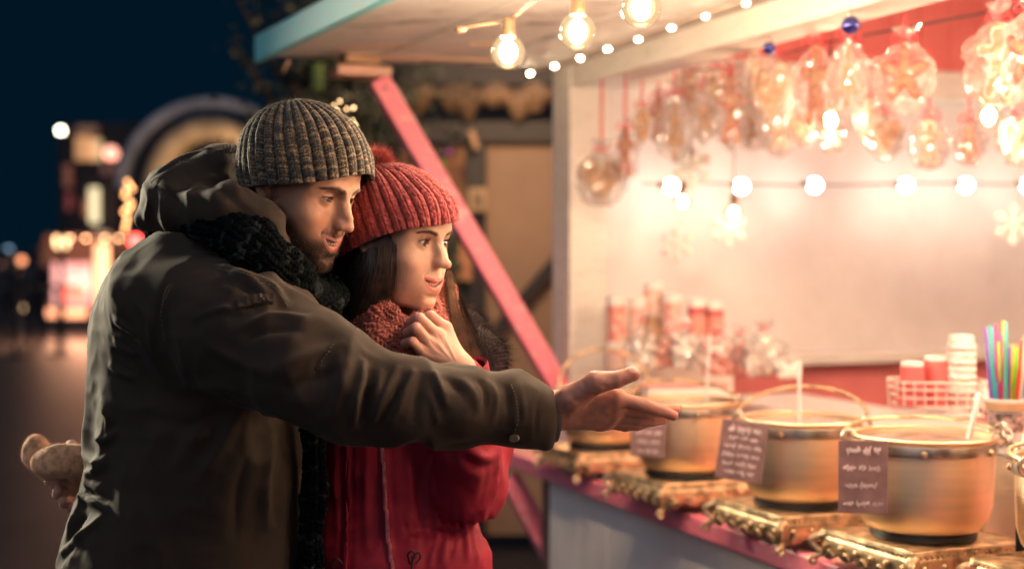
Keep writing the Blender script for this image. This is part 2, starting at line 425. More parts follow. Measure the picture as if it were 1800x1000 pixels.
# front header and roof
m = MB(); sbox(m, .101, 5.0, .17, .29, 2.085, 2.20, .004); sp(m, 'header_beam', WHITE_P)
m = MB()
slope = .34
def roofz(w): return 2.235 + slope * (w - .17)
for k in range(12):
    a0, a1 = .17 + k * .2, .366 + k * .2; V = [st(-.1, a0, roofz(a0)), st(5.05, a0, roofz(a0)), st(5.05, a1, roofz(a1)), st(-.1, a1, roofz(a1))]; V2 = [v + [0, 0, .02] for v in V]
    m.raw(V + V2, [(0, 3, 2, 1), (4, 5, 6, 7), (0, 1, 5, 4), (1, 2, 6, 5), (2, 3, 7, 6), (3, 0, 4, 7)])
sp(m, 'ceiling_boards', RED_P)
for u in (.30, .98, 1.66, 2.34, 3.0, 3.8):
    m = MB(); m.beam(st(u, .20, roofz(.20) - .037), st(u, 2.5, roofz(2.5) - .037), .065, .07, bev=.003); sp(m, 'rafter', WHITE_P)
# canopy over the customers: white boards under, turquoise fascia
c0 = np.array([-.736, 4.23, 0]); cd = np.array([.464, -.99, 0]); cd /= np.linalg.norm(cd)
cA = [c0, st(0, .20, 0), st(5.0, .20, 0), c0 + cd * 5.2]
m = MB(); nb = 6; rs = np.random.RandomState(2)
for k in range(nb):
    t0, t1 = k / nb, (k + .97) / nb; pts = []
    for tt, ed in ((t0, 0), (t1, 0), (t1, 1), (t0, 1)):
        a = cA[0] * (1 - tt) + cA[1] * tt; b = cA[3] * (1 - tt) + cA[2] * tt; q = a if ed == 0 else b
        if ed == 0: q = q - cd * rs.uniform(-.012, .012)
        pts.append(q)
    zb = 2.150 + .004 * (k % 2) + rs.uniform(0, .003)
    V = [p + [0, 0, zb] for p in pts] + [p + [0, 0, zb + .022] for p in pts]; m.raw(V, [(0, 3, 2, 1), (4, 5, 6, 7), (0, 1, 5, 4), (1, 2, 6, 5), (2, 3, 7, 6), (3, 0, 4, 7)])
sp(m, 'canopy_boards', CANOPY_P)
m = MB(); nn = np.array([-cd[1], cd[0], 0]) * -1
m.beam(c0 + nn * .012 - cd * .02 + [0, 0, 2.172], c0 + nn * .012 + cd * 5.2 + [0, 0, 2.172], .022, .078, bev=.003); sp(m, 'fascia_board', TURQ)
m = MB(); m.beam(c0 + [-.01, .02, 2.19], st(-.05, .2, 2.19), .03, .05); sp(m, 'canopy_end_board', BARE)
m = MB(); m.beam(P(560, 84, 4.1) , P(905, 76, 4.0), .008, .010); m.beam(P(655, 100, 4.12), P(900, 108, 4.1), .006, .007); sp(m, 'canopy_batten', BARE)
m = MB()
tw = spline([P(508, 106, 4.16), P(503, 116, 4.16), P(498, 128, 4.17)], 8); m.tube(tw, [.006, .006, .006, .005, .005, .005, .004, .003], 6); sp(m, 'splinter', BARE)
# brace from the post foot up to the canopy, with its blocks
bt = P(664, 140, 4.28); bb = P(988, 690, 4.44)
m = MB(); m.beam(bt, bb, .062, .050, up=(.33, -.9, 0), bev=.004); sp(m, 'brace', PINK_P)
m = MB()
for t_ in (.03, .06, .94, .97): q_ = bt * (1 - t_) + bb * t_; m.ball(q_ + [.008 * (1 if t_ in (.03, .97) else -1), -.026, 0], .006, 8, (1, .5, 1))
sp(m, 'screw_heads', pmat('screw_steel', (.35, .3, .28), .4, .9))
m = MB(); m.box(P(632, 128, 4.27), (.165, .12, .03), RS @ rotm(0, 0, 90), bev=.005); sp(m, 'brace_plate', pmat('bare_block', (.72, .42, .32), .5, var=.2))
m = MB(); m.box(P(631, 101, 4.27), (.105, .10, .048), RS @ rotm(0, 0, 90), bev=.003); sp(m, 'brace_block', BARE)
m = MB(); m.beam(P(894, 838, 4.44), P(1000, 1030, 4.44), .062, .05, up=(.33, -.9, 0), bev=.004); sp(m, 'lower_brace', PINK_P)
m = MB(); m.beam(P(962, 860, 4.47), P(1006, 1010, 4.47), .032, .03, up=(.33, -.9, 0), bev=.003); sp(m, 'lower_batten', painted('dull_pink_paint', (.42, .10, .13), (.3, .1, .1)))
# --- light strings
es = empty('light_string', tuple(P(1015, 55, 2.65) + [0, 0, .12])); tag(es, 'string of large globe bulbs hung under the canopy edge', 'string lights'); EB = np.array(es.location)
gl = [P(893, 92, 2.90), P(1015, 56, 2.65), P(1127, 14, 2.38)]; stp = (gl[2] - gl[0]) / 2
gl += [gl[2] + stp * k + [0, 0, .008 * k] for k in (1, 2, 3)]  # three further bulbs added out of view to light the faces
for k, c in enumerate(gl): bulb(es, EB, c, .0345, (0, 0, -1), FIL if k < 3 else FIL_N)
wp = [P(810, 52, 2.95), P(825, 47, 2.94)] + [q for a, b in zip(gl[:-1], gl[1:]) for q in (a + [0, 0, .066], (a + b) / 2 + [0, 0, .088])] + [gl[-1] + [0, 0, .066]]
m = MB().tube(spline(wp, 90) - EB, .0030, 6); m.ball(wp[0] - EB, .008, 8, (1.6, .8, .8)); m.obj('cable', WIRE_B, es, True)
# small led strip on the header edge
ls = empty('led_strip', tuple(st(0.2, .13, 2.12))); tag(ls, 'thin strip of tiny warm lights along the top front beam of the stall', 'led strip'); LB = np.array(ls.location)
pp = []
for k, (x, y) in enumerate(((932, 130), (975, 117), (1020, 103), (1068, 87), (1122, 70), (1180, 50), (1240, 30), (1312, 7), (1392, -18), (1480, -46))):
    D = .575 * 2500 / (455 - y); c = P(x, y, D); pp.append(c); m = MB().ball(c - LB, .0062, 8, (1.5, 1, .7), rot=RS); m.obj('led', emat('warm_led', (1, .78, .50), 40), ls, True)
m = MB().tube(np.array(pp) - LB + [0, 0, .006], .004, 6); m.obj('cable', pmat('clear_tube', (.6, .5, .4), .3), ls, True)
# string across the far wall
def wallpt(px, py, off=.05):
    k = (px - 900) / F; w = .3
    for _ in range(20):
        q = st(.015 + off, w, 0); w += (k * q[1] - q[0]) / (W[0] - k * W[1])
    return P(px, py, st(.015 + off, w, 0)[1])
ws = empty('light_string', tuple(wallpt(1430, 325))); tag(ws, 'string of round bulbs in brown sockets stretched across the far inner wall', 'string lights'); WB = np.array(ws.location)
for x in (1180, 1303, 1432, 1592, 1698, 1806, 1930, 2060): 
    bulb(ws, WB, wallpt(x, 326 + (2 if x < 1400 else 0), .17), .0225, W * .9 + [0, 0, -.15] - U * .12, FIL_W, False)
m = MB().tube(np.array([wallpt(x, 324 + 2 * math.sin(x / 70), .17) for x in range(1130, 2100, 22)]) - WB, .0035, 6); m.obj('cable', WIRE_B, ws, True)
hs = empty('light_string', tuple(P(1460, 200, 3.6))); tag(hs, 'string of pear-shaped bulbs hanging among the gingerbread bags', 'string lights'); HB = np.array(hs.location)
hb_ = [P(1290, 375, 4.25), P(1460, 212, 3.75), P(1738, 205, 3.3), P(1200, 355, 4.35), P(1990, 190, 2.9), np.array([1.28, 2.45, 1.9]), np.array([1.36, 2.0, 1.9]), np.array([1.5, 1.5, 1.9]), np.array([1.75, 3.0, 2.1])]  # last five bulbs added out of view to light pots and gingerbread
for k, c in enumerate(hb_): bulb(hs, HB, c, .028, (0, 0, -1), FIL_W if k in (0, 3) else FIL_V if k in (1, 2) else FIL_H)
m = MB()
for c in hb_: m.tube([c - HB + [0, 0, .05], c - HB + [0, 0, .05 + 2.12 - c[2] - .05]], .0022, 5)
o_ = sorted(hb_, key=lambda c: c[0]); m.tube(np.array([np.array([c[0], c[1], 2.12]) for c in o_]) - HB, .003, 6); m.obj('cable', WIRE, hs, True)
# ------------------------------------------------------------ the dark market behind
DARKW = painted('tarred_wood', (.022, .018, .020), (.010, .010, .012), vs=4, worn=(.3, .7))
TAN = painted('tan_plywood', (.40, .26, .16), (.30, .19, .12), vs=2, worn=(.3, .7), bump=.1)
CANV = pmat('tan_canvas', (.46, .30, .18), .9, var=.3, vs=2.5, bump=.5, bs=8, bdist=.03)
D = 7.5
kio = empty('market_kiosk', (P(900, 900, D)[0], D, 0)); tag(kio, 'dark timber kiosk with tan boards and rolled canvas between the couple and the stall', 'kiosk'); KB = np.array(kio.location)
def kp(m, name, mat, smooth=False):
    m.V = [v - KB for v in m.V]; return m.obj(name, mat, kio, smooth)
def pbox(m, x0, y0, x1, y1, D, dep=.08):
    a, b = P(x0, y0, D), P(x1, y1, D); m.box([(a[0] + b[0]) / 2, D + dep / 2, (a[2] + b[2]) / 2], (abs(b[0] - a[0]), dep, abs(a[2] - b[2])), bev=.004)
m = MB(); pbox(m, 700, 30, 1010, 150, D - .1, .8); kp(m, 'roof', DARKW)
m = MB(); n = 60
for k in range(12):
    x0 = 690 + k * 27; 
rows = []
for i in range(n + 1):
    x = 690 + i * 5.3; top = 150 + 6 * math.sin(i * .5); bot = 196 + 12 * math.sin(i * .33) + 6 * math.sin(i * .8)
    for j in range(9): a = j / 8 * PI; rows.append(P(x, top + (bot - top) * j / 8, D - .16 - .07 * math.sin(a) * (1 + .3 * math.sin(i * .9))))
m.raw(rows, [(i * 9 + j, i * 9 + j + 1, i * 9 + j + 10, i * 9 + j + 9) for i in range(n) for j in range(8)]); kp(m, 'canvas_roll', CANV, True)
m = MB(); pbox(m, 690, 212, 1010, 250, D - .05, .12); kp(m, 'lintel', DARKW)
m = MB(); pbox(m, 855, 252, 990, 940, D + .05, .04); kp(m, 'board_panel', TAN)
m = MB(); pbox(m, 818, 215, 854, 940, D - .02, .10); kp(m, 'post', DARKW)
m = MB(); pbox(m, 800, 250, 812, 940, D + .02, .06); kp(m, 'post', pmat('red_brown_wood', (.06, .025, .02), .6))
m = MB(); m.beam(P(862, 592, D - .02), P(1000, 432, D - .02), .06, .07, up=(0, -1, 0)); kp(m, 'diagonal_brace', DARKW)
m = MB(); m.beam(P(700, 300, D), P(800, 262, D), .05, .05, up=(0, -1, 0)); m.beam(P(700, 262, D), P(790, 230, D), .03, .05, up=(0, -1, 0)); kp(m, 'roof_strut', DARKW)
m = MB(); pbox(m, 804, 398, 829, 495, D - .1, .03); kp(m, 'hanging_board', pmat('orange_board', (.55, .25, .12), .6, var=.1))
m = MB(); pbox(m, 823, 330, 855, 372, D - .12, .02); kp(m, 'notice', pmat('yellowed_paper', (.55, .40, .24), .8)); m = MB(); pbox(m, 832, 338, 848, 362, D - .125, .004); kp(m, 'notice_print', pmat('grey_print', (.25, .18, .12), .8))
m = MB(); pbox(m, 560, 60, 1010, 940, D + 1.6, .05); kp(m, 'rear_wall', DARKW)
m = MB(); m.beam(P(828, 230, D - .14), P(838, 262, D - .14), .03, .03); kp(m, 'bracket', BARE)
rs = np.random.RandomState(3)
for k, (x, y, c_, e, lab) in enumerate(((790, 268, (.6, .05, .5), 1.0, 'magenta'), (778, 288, (.15, .4, .05), .6, 'green'), (784, 312, (1, .7, .35), 1.3, 'amber'), (792, 330, (.3, .08, .8), .8, 'violet'), (752, 300, (.9, .35, .15), .7, 'orange'), (740, 330, (1, .6, .3), .5, 'cream'))):
    o = MB().ball((0, 0, 0), .016, 10).obj('toy_ball', pmat('glossy_' + lab, c_, .2, var=.1, coat=1)); o.location = tuple(P(x, y, D - .3)); tag(o, lab + ' shiny ball in the dim kiosk window behind the pink brace', 'ornament', 'shiny ornaments in the kiosk window')
o = MB().box((0, 0, 0), (.36, .02, .30), bev=.01).obj('printed_cloth', pmat('patterned_cloth', (.30, .16, .08), .8, var=.9, vs=9, c2=(.10, .04, .03))); o.location = tuple(P(762, 310, D)); tag(o, 'patterned brown cloth hanging in the kiosk behind the red hat', 'cloth')
for (x, y, w, h, lab) in ((795, 505, 24, 90, 'grey green bundle hanging beside the pink brace'), (792, 440, 18, 70, 'pale green garland behind the woman\'s nose')):
    m = MB(); s_ = D / F
    for k in range(60): m.ball((rs.randn() * w * s_ * .3, rs.randn() * .03, rs.uniform(-.5, .5) * h * s_), .02 * rs.uniform(.5, 1.2), 6)
    o = m.obj('garland', pmat('dusty_green', (.10, .13, .09), .8, var=.5, vs=20), None, True); o.location = tuple(P(x, y, D - .3)); tag(o, lab, 'garland')
ld = bpy.data.lights.new('kiosk_fill_light', 'POINT'); ld.energy = 55; ld.color = (1, .62, .36); ld.shadow_soft_size = .15; lo = bpy.data.objects.new('kiosk_fill_light', ld); link(lo, kio); lo.location = tuple(P(900, 60, 5.9) - KB)  # fill light added to brighten the dark kiosk, no lamp stands there
# sparkle lights on a dark tree behind the hats
tr = empty('dark_tree', (P(560, 200, 6.6)[0], 6.6, 0)); tag(tr, 'bare dark tree trunk with a few fairy lights above the couple', 'tree'); TB = np.array(tr.location)
m = MB(); m.tube(spline([(0, 0, 0), (.05, 0, 1.2), (.0, 0, 2.2), (.05, .1, 2.7)], 20), np.linspace(.14, .06, 20), 10)
for k in range(10):
    a = rs.uniform(0, 6.28); z = rs.uniform(1.5, 2.3); m.tube(spline([(.02, 0, z), (.2 * math.cos(a), .2 * math.sin(a), z + .2), (.4 * math.cos(a), .4 * math.sin(a), z + .5)], 10), np.linspace(.035, .008, 10), 6)
m.obj('trunk', pmat('night_bark', (.02, .018, .016), .9, var=.3), tr, True)
lv = rs.randn(2600, 3) * [.20, .2, .30] + [.10, 0, 2.35]; d = rs.randn(2600, 3); d /= np.linalg.norm(d, axis=1)[:, None]; v, q = strands(lv, d, .05, .03, seg=1, rs=rs); mesh_obj('crown', v, q, pmat('night_leaves', (.02, .03, .016), .7, var=.3), tr)
fl = empty('fairy_lights', tuple(P(600, 200, 4.0))); tag(fl, 'cluster of tiny warm fairy lights just above the man\'s beanie', 'fairy lights'); FB = np.array(fl.location); pts = []
for k, (x, y, e) in enumerate(((562, 187, 1), (587, 186, .45), (597, 179, .7), (592, 195, .9), (609, 192, .5), (621, 190, 1), (601, 213, 1.2), (609, 212, 1.2), (620, 213, .6), (624, 220, .7))):
    c = P(x, y, 4.0 + .05 * (k % 3)); pts.append(c - FB); MB().ball(c - FB, .0040, 8).obj('light', emat('sparkle', (1, .62, .30), 7 * e), fl, True)
MB().tube(spline(pts, 60), .0015, 4).obj('cable', WIRE, fl, True)
o = MB().box((0, 0, 0), (.05, .02, .12), bev=.01).obj('banner', pmat('green_banner', (.05, .10, .02), .7)); o.location = tuple(P(558, 135, 6.2)); tag(o, 'small green pennant showing under the canopy corner', 'banner')
# --- far left: lit stall, lamps, ride arches, people
def lamp(px, py, D, r, c_, s_, name, label, pole=True, light=0):
    p = P(px, py, D); t = empty(name, (p[0], p[1], 0)); tag(t, label, 'lamp'); MB().ball((0, 0, p[2]), r, 14).obj('lamp_globe', emat('lamp_light', c_, s_), t, True)
    MB().lathe([(.02, p[2] - r * 1.2), (r * .7, p[2] - r * 1.15), (r * .5, p[2] - r * .8), (.02, p[2] - r * .8)], n=12).obj('lamp_cap', WIRE, t, True)
    if pole: MB().tube([(0, 0, 0), (0, 0, p[2] - r)], .045, 8).obj('pole', WIRE, t, True)
    return p
lp = lamp(107, 230, 24, .055, (1, .90, .62), 9, 'street_lamp', 'white round street lamp on a thin dark post, far left')
lamp(195, 270, 30, .15, (1, .42, .30), 1.3, 'globe_lamp', 'large pinkish round lamp beside the lit upper windows')
lamp(238, 424, 18, .075, (1, .05, .04), 9, 'signal_lamp', 'red lamp glowing just left of the man\'s back')
lamp(108, 427, 26, .12, (1, .62, .28), 3, 'stall_lamp', 'warm lamp at the left end of the far stall roof')
# far stall with a glowing front
fs_ = empty('food_stall', (P(140, 560, 30)[0], 30, 0)); tag(fs_, 'distant food stall with glowing pink and white front at the left', 'market stall'); FSB = np.array(fs_.location)
def fpart(name, x0, y0, x1, y1, D, dep, mat):
    a, b = P(x0, y0, D), P(x1, y1, D); m = MB(); m.box(np.array([(a[0] + b[0]) / 2, D + dep / 2, (a[2] + b[2]) / 2]) - FSB, (abs(b[0] - a[0]), dep, abs(a[2] - b[2])), bev=.01); return m.obj(name, mat, fs_)
def litmat(name, stops, s_, vs):
    m, N, L, b = newmat(name); tc = N.new('ShaderNodeTexCoord'); nz = N.new('ShaderNodeTexNoise'); nz.inputs['Scale'].default_value = vs; nz.inputs['Detail'].default_value = 2; L.new(tc.outputs['Object'], nz.inputs['Vector'])
    cr = N.new('ShaderNodeValToRGB'); cr.color_ramp.elements[0].position = stops[0][0]; cr.color_ramp.elements[0].color = (*stops[0][1], 1); cr.color_ramp.elements[1].position = stops[-1][0]; cr.color_ramp.elements[1].color = (*stops[-1][1], 1)
    for p_, c_ in stops[1:-1]: e = cr.color_ramp.elements.new(p_); e.color = (*c_, 1)
    L.new(nz.outputs['Fac'], cr.inputs[0]); L.new(cr.outputs[0], b.inputs['Emission Color']); b.inputs['Emission Strength'].default_value = s_; b.inputs['Base Color'].default_value = (.1, .1, .1, 1); return m
fpart('lit_display', 92, 462, 160, 538, 30, .3, litmat('lit_goods', ((.30, (1, .75, .50)), (.47, (1, .70, .55)), (.53, (.9, .22, .22)), (.68, (1, .62, .55))), .85, 1.6))
fpart('lit_doorway', 163, 408, 192, 540, 30, .3, emat('lit_doorway', (1, .66, .42), .42)); fpart('lit_shelf', 100, 505, 150, 530, 29.9, .05, emat('pink_glow', (1, .20, .16), .6))
for x_ in (96, 120, 148, 182, 206): fpart('roof_lamp', x_, 417, x_ + 4, 421, 29.3, .06, emat('roof_lamp', (1, .6, .3), 7))
fpart('roof_edge', 78, 412, 232, 428, 29.5, .6, pmat('roof_wood', (.07, .03, .02), .8)); fpart('rear_wall', 70, 428, 300, 560, 30.4, .2, pmat('stall_wall', (.10, .05, .04), .8)); fpart('sign_board', 80, 543, 152, 558, 29.6, .06, emat('lit_sign', (1, .66, .45), .22))
for x in (76, 160, 198, 290): fpart('post', x, 412, x + 4, 640 if x < 200 else 590, 29.7, .15, DARKW)
ld = bpy.data.lights.new('stall_glow', 'POINT'); ld.energy = 260; ld.color = (1, .45, .25); ld.shadow_soft_size = .6; lo = bpy.data.objects.new('stall_glow', ld); link(lo, fs_); lo.location = tuple(P(135, 470, 28.2) - FSB)
bd = empty('tall_building', (P(160, 400, 48)[0], 48, 0)); tag(bd, 'tall dark building with blurred lit windows behind the far stall', 'building'); BB = np.array(bd.location)
m = MB(); a, b = P(112, 215, 48), P(300, 540, 48); m.box(np.array([(a[0] + b[0]) / 2, 50, b[2] / 2 + a[2] / 2 - 1]) - BB, (b[0] - a[0], 4, a[2] + 2), bev=0); m.obj('wall', pmat('dark_facade', (.035, .022, .028), .8, var=.3, vs=.4), bd)
for (x0, y0, x1, y1, c_, e) in ((134, 240, 160, 282, (1, .48, .20), .55), (162, 245, 178, 282, (1, .62, .30), .8), (136, 222, 172, 236, (.5, .25, .15), .2), (158, 330, 174, 392, (1, .80, .45), 1.3), (112, 290, 126, 330, (.6, .2, .12), .14), (118, 340, 126, 370, (.7, .15, .12), .15), (180, 290, 210, 306, (.6, .25, .2), .12), (146, 350, 154, 380, (.6, .2, .1), .2)):
    a, b = P(x0, y0, 47.9), P(x1, y1, 47.9); w_ = MB().box(np.array([(a[0] + b[0]) / 2, 47.9, (a[2] + b[2]) / 2]) - BB, (b[0] - a[0], .2, a[2] - b[2]), bev=.01).obj('window', emat('lit_window', c_, e * .5), bd)
ar = empty('ride_arches', (P(360, 300, 36)[0], 36, 0)); tag(ar, 'grey and tan arches of a dark fairground ride behind the hood', 'fairground ride'); AB = np.array(ar.location)
for (cx, cy, rx, ry, w_, dep, c_, e) in ((375, 330, 160, 148, .16, 36, (.20, .20, .24), 1), (372, 345, 100, 118, .30, 35.5, (.40, .26, .14), 1)):
    a = np.linspace(0, PI, 40); pts = [P(cx - rx * math.cos(t_), cy - ry * math.sin(t_), dep) - AB for t_ in a]; m = MB(); m.tube(pts, w_, 10); m.obj('arch', pmat('arch_paint_%d' % rx, tuple(min(.6, 1.5 * a_) for a_ in c_), .6, var=.3, vs=1), ar, True)
ld = bpy.data.lights.new('arch_wash', 'POINT'); ld.energy = 160; ld.color = (1, .75, .5); ld.shadow_soft_size = .5; lo = bpy.data.objects.new('arch_wash', ld); link(lo, ar); lo.location = tuple(P(360, 330, 33) - AB)
vl = empty('fairy_lights', tuple(P(225, 365, 9))); tag(vl, 'vertical zigzag strand of amber lights left of the hood', 'fairy lights'); VB = np.array(vl.location); pts = []
for k, (x, y) in enumerate(((224, 320), (229, 327), (221, 335), (219, 343), (226, 351), (231, 359), (223, 366), (218, 373), (224, 380), (223, 388), (221, 396), (220, 404), (232, 332), (228, 366))):
    c = P(x, y, 9); 
    if k < 12: pts.append(c - VB)
    MB().ball(c - VB, .013, 8).obj('light', emat('amber_light', (1, .42, .16), 3.2), vl, True)
MB().tube(spline(pts, 50), .003, 4).obj('cable', WIRE, vl, True)
# passer-by, dark against the lights, and tall tables
def passer(px, py_feet, lab, h=1.72, lean=0, grp=None):
    D_ = 1.55 * F / (py_feet - 455); x = P(px, 455, D_)[0]; b_ = np.array([x, D_, 0]); t = empty('person', tuple(b_)); tag(t, lab, 'person', grp); k = h / 1.75
    s = SD(); s.add(chain([(0, 0, 1.40 * k), (0, 0, 1.20 * k), (0, 0, .95 * k)], [.12, .17, .15], .05), 0); s.add(ell((0, -.01, 1.63 * k), (.085, .10, .12)), .02); s.add(chain([(0, 0, 1.38 * k), (0, 0, 1.55 * k)], [.07, .055]), .03)
    for q in (-1, 1):
        s.add(chain([(q * .17, 0, 1.38 * k), (q * .24, .02, 1.12 * k), (q * .21, -.05, .88 * k)], [.07, .052, .04], .02), .03); s.add(chain([(q * .08, 0, .92 * k), (q * .10, q * .06, .48 * k), (q * .09, q * .02, .08)], [.10, .075, .055], .02), .03); s.add(cone((q * .09, q * .02, .05), (q * .10, q * .02 - .16, .035), .05, .04), .02)
        s.add(ell((q * .20, -.07, .82 * k), (.035, .045, .07)), .02)
    V, Q = sculpt(s, (-.4, -.32, -.02), (.4, .3, 1.85), .022); mesh_obj('body', smoothmesh(V, Q, 1), Q, pmat('dark_winter_clothes', (.02, .02, .028), .8, var=.3), t)
    h_ = SD(); h_.add(ell((0, .005, 1.70 * k), (.105, .115, .075)), 0); V, Q = sculpt(h_, (-.13, -.13, 1.5), (.13, .13, 1.85), .02); mesh_obj('wool_cap', V, Q, pmat('dark_cap', (.03, .02, .03), .9), t)
passer(62, 612, 'dark figure standing before the far stall, leftmost bystander'); passer(12, 600, 'dark figure at the left picture edge in front of dim lights', 1.7)
for (x, y, lab) in ((26, 628, 'dark bar table with thin leg at the left edge of the square'), (103, 625, 'dark bar table with thin leg right of the standing figure')):
    D_ = 1.55 * F / (y - 455); t = empty('bar_table', (P(x, 455, D_)[0], D_, 0)); tag(t, lab, 'table', 'bar tables on the square'); MB().lathe([(.0001, 1.08), (.32, 1.08), (.33, 1.10), (.32, 1.12), (.0001, 1.12)], n=24).obj('table_top', DARKW, t, True); MB().tube([(0, 0, 0), (0, 0, 1.08)], .035, 8).obj('leg', WIRE, t, True); MB().lathe([(.0001, 0), (.22, 0), (.20, .03), (.0001, .04)], n=20).obj('foot_plate', WIRE, t, True)
for (x, y, c_, e, lab) in ((38, 458, (1, .35, .15), 1.5, 'orange'), (15, 440, (.2, .35, .5), 1, 'bluish'), (46, 540, (1, .6, .3), 1.2, 'cream'), (6, 470, (.8, .3, .15), 1, 'dim red')):
    o = MB().ball((0, 0, 0), .09, 8).obj('small_lamp', emat('dim_lamp', c_, e)); o.location = tuple(P(x, y, 34)); tag(o, lab + ' blurred lamp low at the far left of the square', 'lamp')
# unseen narrow spot added as rim light on the man's back, off the lamp post
ld = bpy.data.lights.new('rim_spot', 'SPOT'); ld.energy = 4200; ld.color = (1, .88, .62); ld.shadow_soft_size = .6; ld.spot_size = math.radians(13); lo = bpy.data.objects.new('rim_spot', ld); link(lo)
lo.location = (-6.5, 7.5, 3.6); lo.rotation_euler = (Vector(lo.location) - Vector((-.45, 2.25, 1.35))).to_track_quat('Z', 'Y').to_euler()
# ------------------------------------------------------------ pots, stoves and goods on the counter
BRASS = pmat('brushed_brass', (.93, .70, .47), .42, 1, var=.05, vs=4, bump=.25, bs=200, stretch=(1, 1, 14))
BRASS_D = pmat('old_brass', (.86, .64, .40), .48, 1, var=.3, vs=30, bump=.5, bs=70)
BAND = pmat('steel_band', (.62, .54, .46), .38, 1, var=.3, vs=18)
BLACK = pmat('burner_black', (.010, .010, .012), .4)
PUNCH = pmat('milky_punch', (.60, .36, .24), .15, var=.1, coat=.5)
PLASW = pmat('white_plastic', (.80, .78, .74), .3, var=.03)
CARD = pmat('plum_card', (.22, .125, .130), .6, var=.15, vs=30); CHALK = pmat('chalk', (.80, .68, .70), .9, var=.05)
def scribble(m, w, h, seed, lines, o, ux, uz, n):
    """rows of handwriting that the lens leaves unreadable"""
    rs = np.random.RandomState(seed)
    for i in range(lines):
        y = h * (.40 - .80 * i / max(1, lines - 1)) * .92; ww = w * rs.uniform(.55, .86); big = 1.25 if i == 0 else .85; x = -ww / 2
        while x < ww / 2 - .004:
            L = min(rs.uniform(.012, .030), ww / 2 - x); k = int(L / .0012) + 3; t = np.linspace(0, 1, k)
            px = x + t * L + .0012 * np.sin(t * k * 1.9); pz = y + big * .0042 * np.sin(t * k * 1.35 + rs.rand() * 6) * rs.uniform(.7, 1.1) + big * .002 * rs.randn(k)
            m.tube([o + ux * a + uz * b + n * .0018 for a, b in zip(px, pz)], .0011 * big, 4); x += L + .005
def pot(idx, c, r, h, label, turn, card=None, ladle=None, bail=None):
    """c: centre of the pot foot"""
    t = empty('pot', tuple(c), (0, 0, turn)); tag(t, label, 'pot', 'brass punch pots on the counter')
    pr = [(.0001, .002), (r * .62, 0), (r * .80, .006), (r * .90, .022), (r * .965, .05), (r * .985, h * .55), (r * .995, h - .022), (r * 1.0, h - .004), (r * 1.035, h), (r * 1.045, h + .003), (r * 1.03, h + .006), (r * .985, h + .003), (r * .975, h - .02), (r * .95, .06), (r * .80, .012), (.0001, .01)]
    MB().lathe(pr, n=72).obj('pot_body', BRASS, t, True)
    MB().lathe([(r * 1.002, h - .025), (r * 1.03, h - .025), (r * 1.035, h - .022), (r * 1.035, h - .010), (r * 1.03, h - .007), (r * 1.002, h - .007)], n=72).obj('rim_band', BAND, t, True)
    MB().lathe([(.0001, h - .034), (r * .965, h - .034)], n=48).obj('punch', PUNCH, t, True)
    for k in range(6):
        a = k * math.pi / 3 + .35; R = np.array(Vector((math.cos(a), math.sin(a), 0)).to_track_quat('Z', 'Y').to_matrix())
        MB().lathe([(.0001, .0), (.0065, 0), (.0068, .003), (.0045, .007), (.0001, .0078)], (r * 1.03 * math.cos(a), r * 1.03 * math.sin(a), h - .019), 12, R).obj('bolt', BRASS_D, t, True)
    lug = []
    for s_ in (-1, 1):
        m = MB(); th_ = np.linspace(0, 2 * math.pi, 20, endpoint=False); R0 = np.stack([s_ * (r * 1.06 + .012 * np.cos(th_)), 0 * th_, h - .004 + .014 * np.sin(th_)], 1); m.tube(R0, .0038, 8, close=True); m.obj('lug_ring', BAND, t, True)
        lug.append(np.array([s_ * (r * 1.06 + .006), .004, h + .006]))
    b_ang = bail if bail is not None else 78
    a = np.linspace(0, math.pi, 30); rr = r * 1.10; ca, sa = math.cos(math.radians(b_ang)), math.sin(math.radians(b_ang))
    arc = np.stack([-rr * np.cos(a), rr * .92 * np.sin(a) * ca, h + .006 + rr * .80 * np.sin(a) * sa], 1); m = MB().tube(arc, .0040, 8)
    for s_ in (0, -1): e_ = arc[s_]; m.tube(spline([e_, e_ + [np.sign(e_[0]) * .006, 0, -.012], e_ + [np.sign(e_[0]) * -.004, 0, -.018]], 8), .004, 7)
    m.obj('bail_handle', BAND if bail is None else BRASS_D, t, True)
    return t
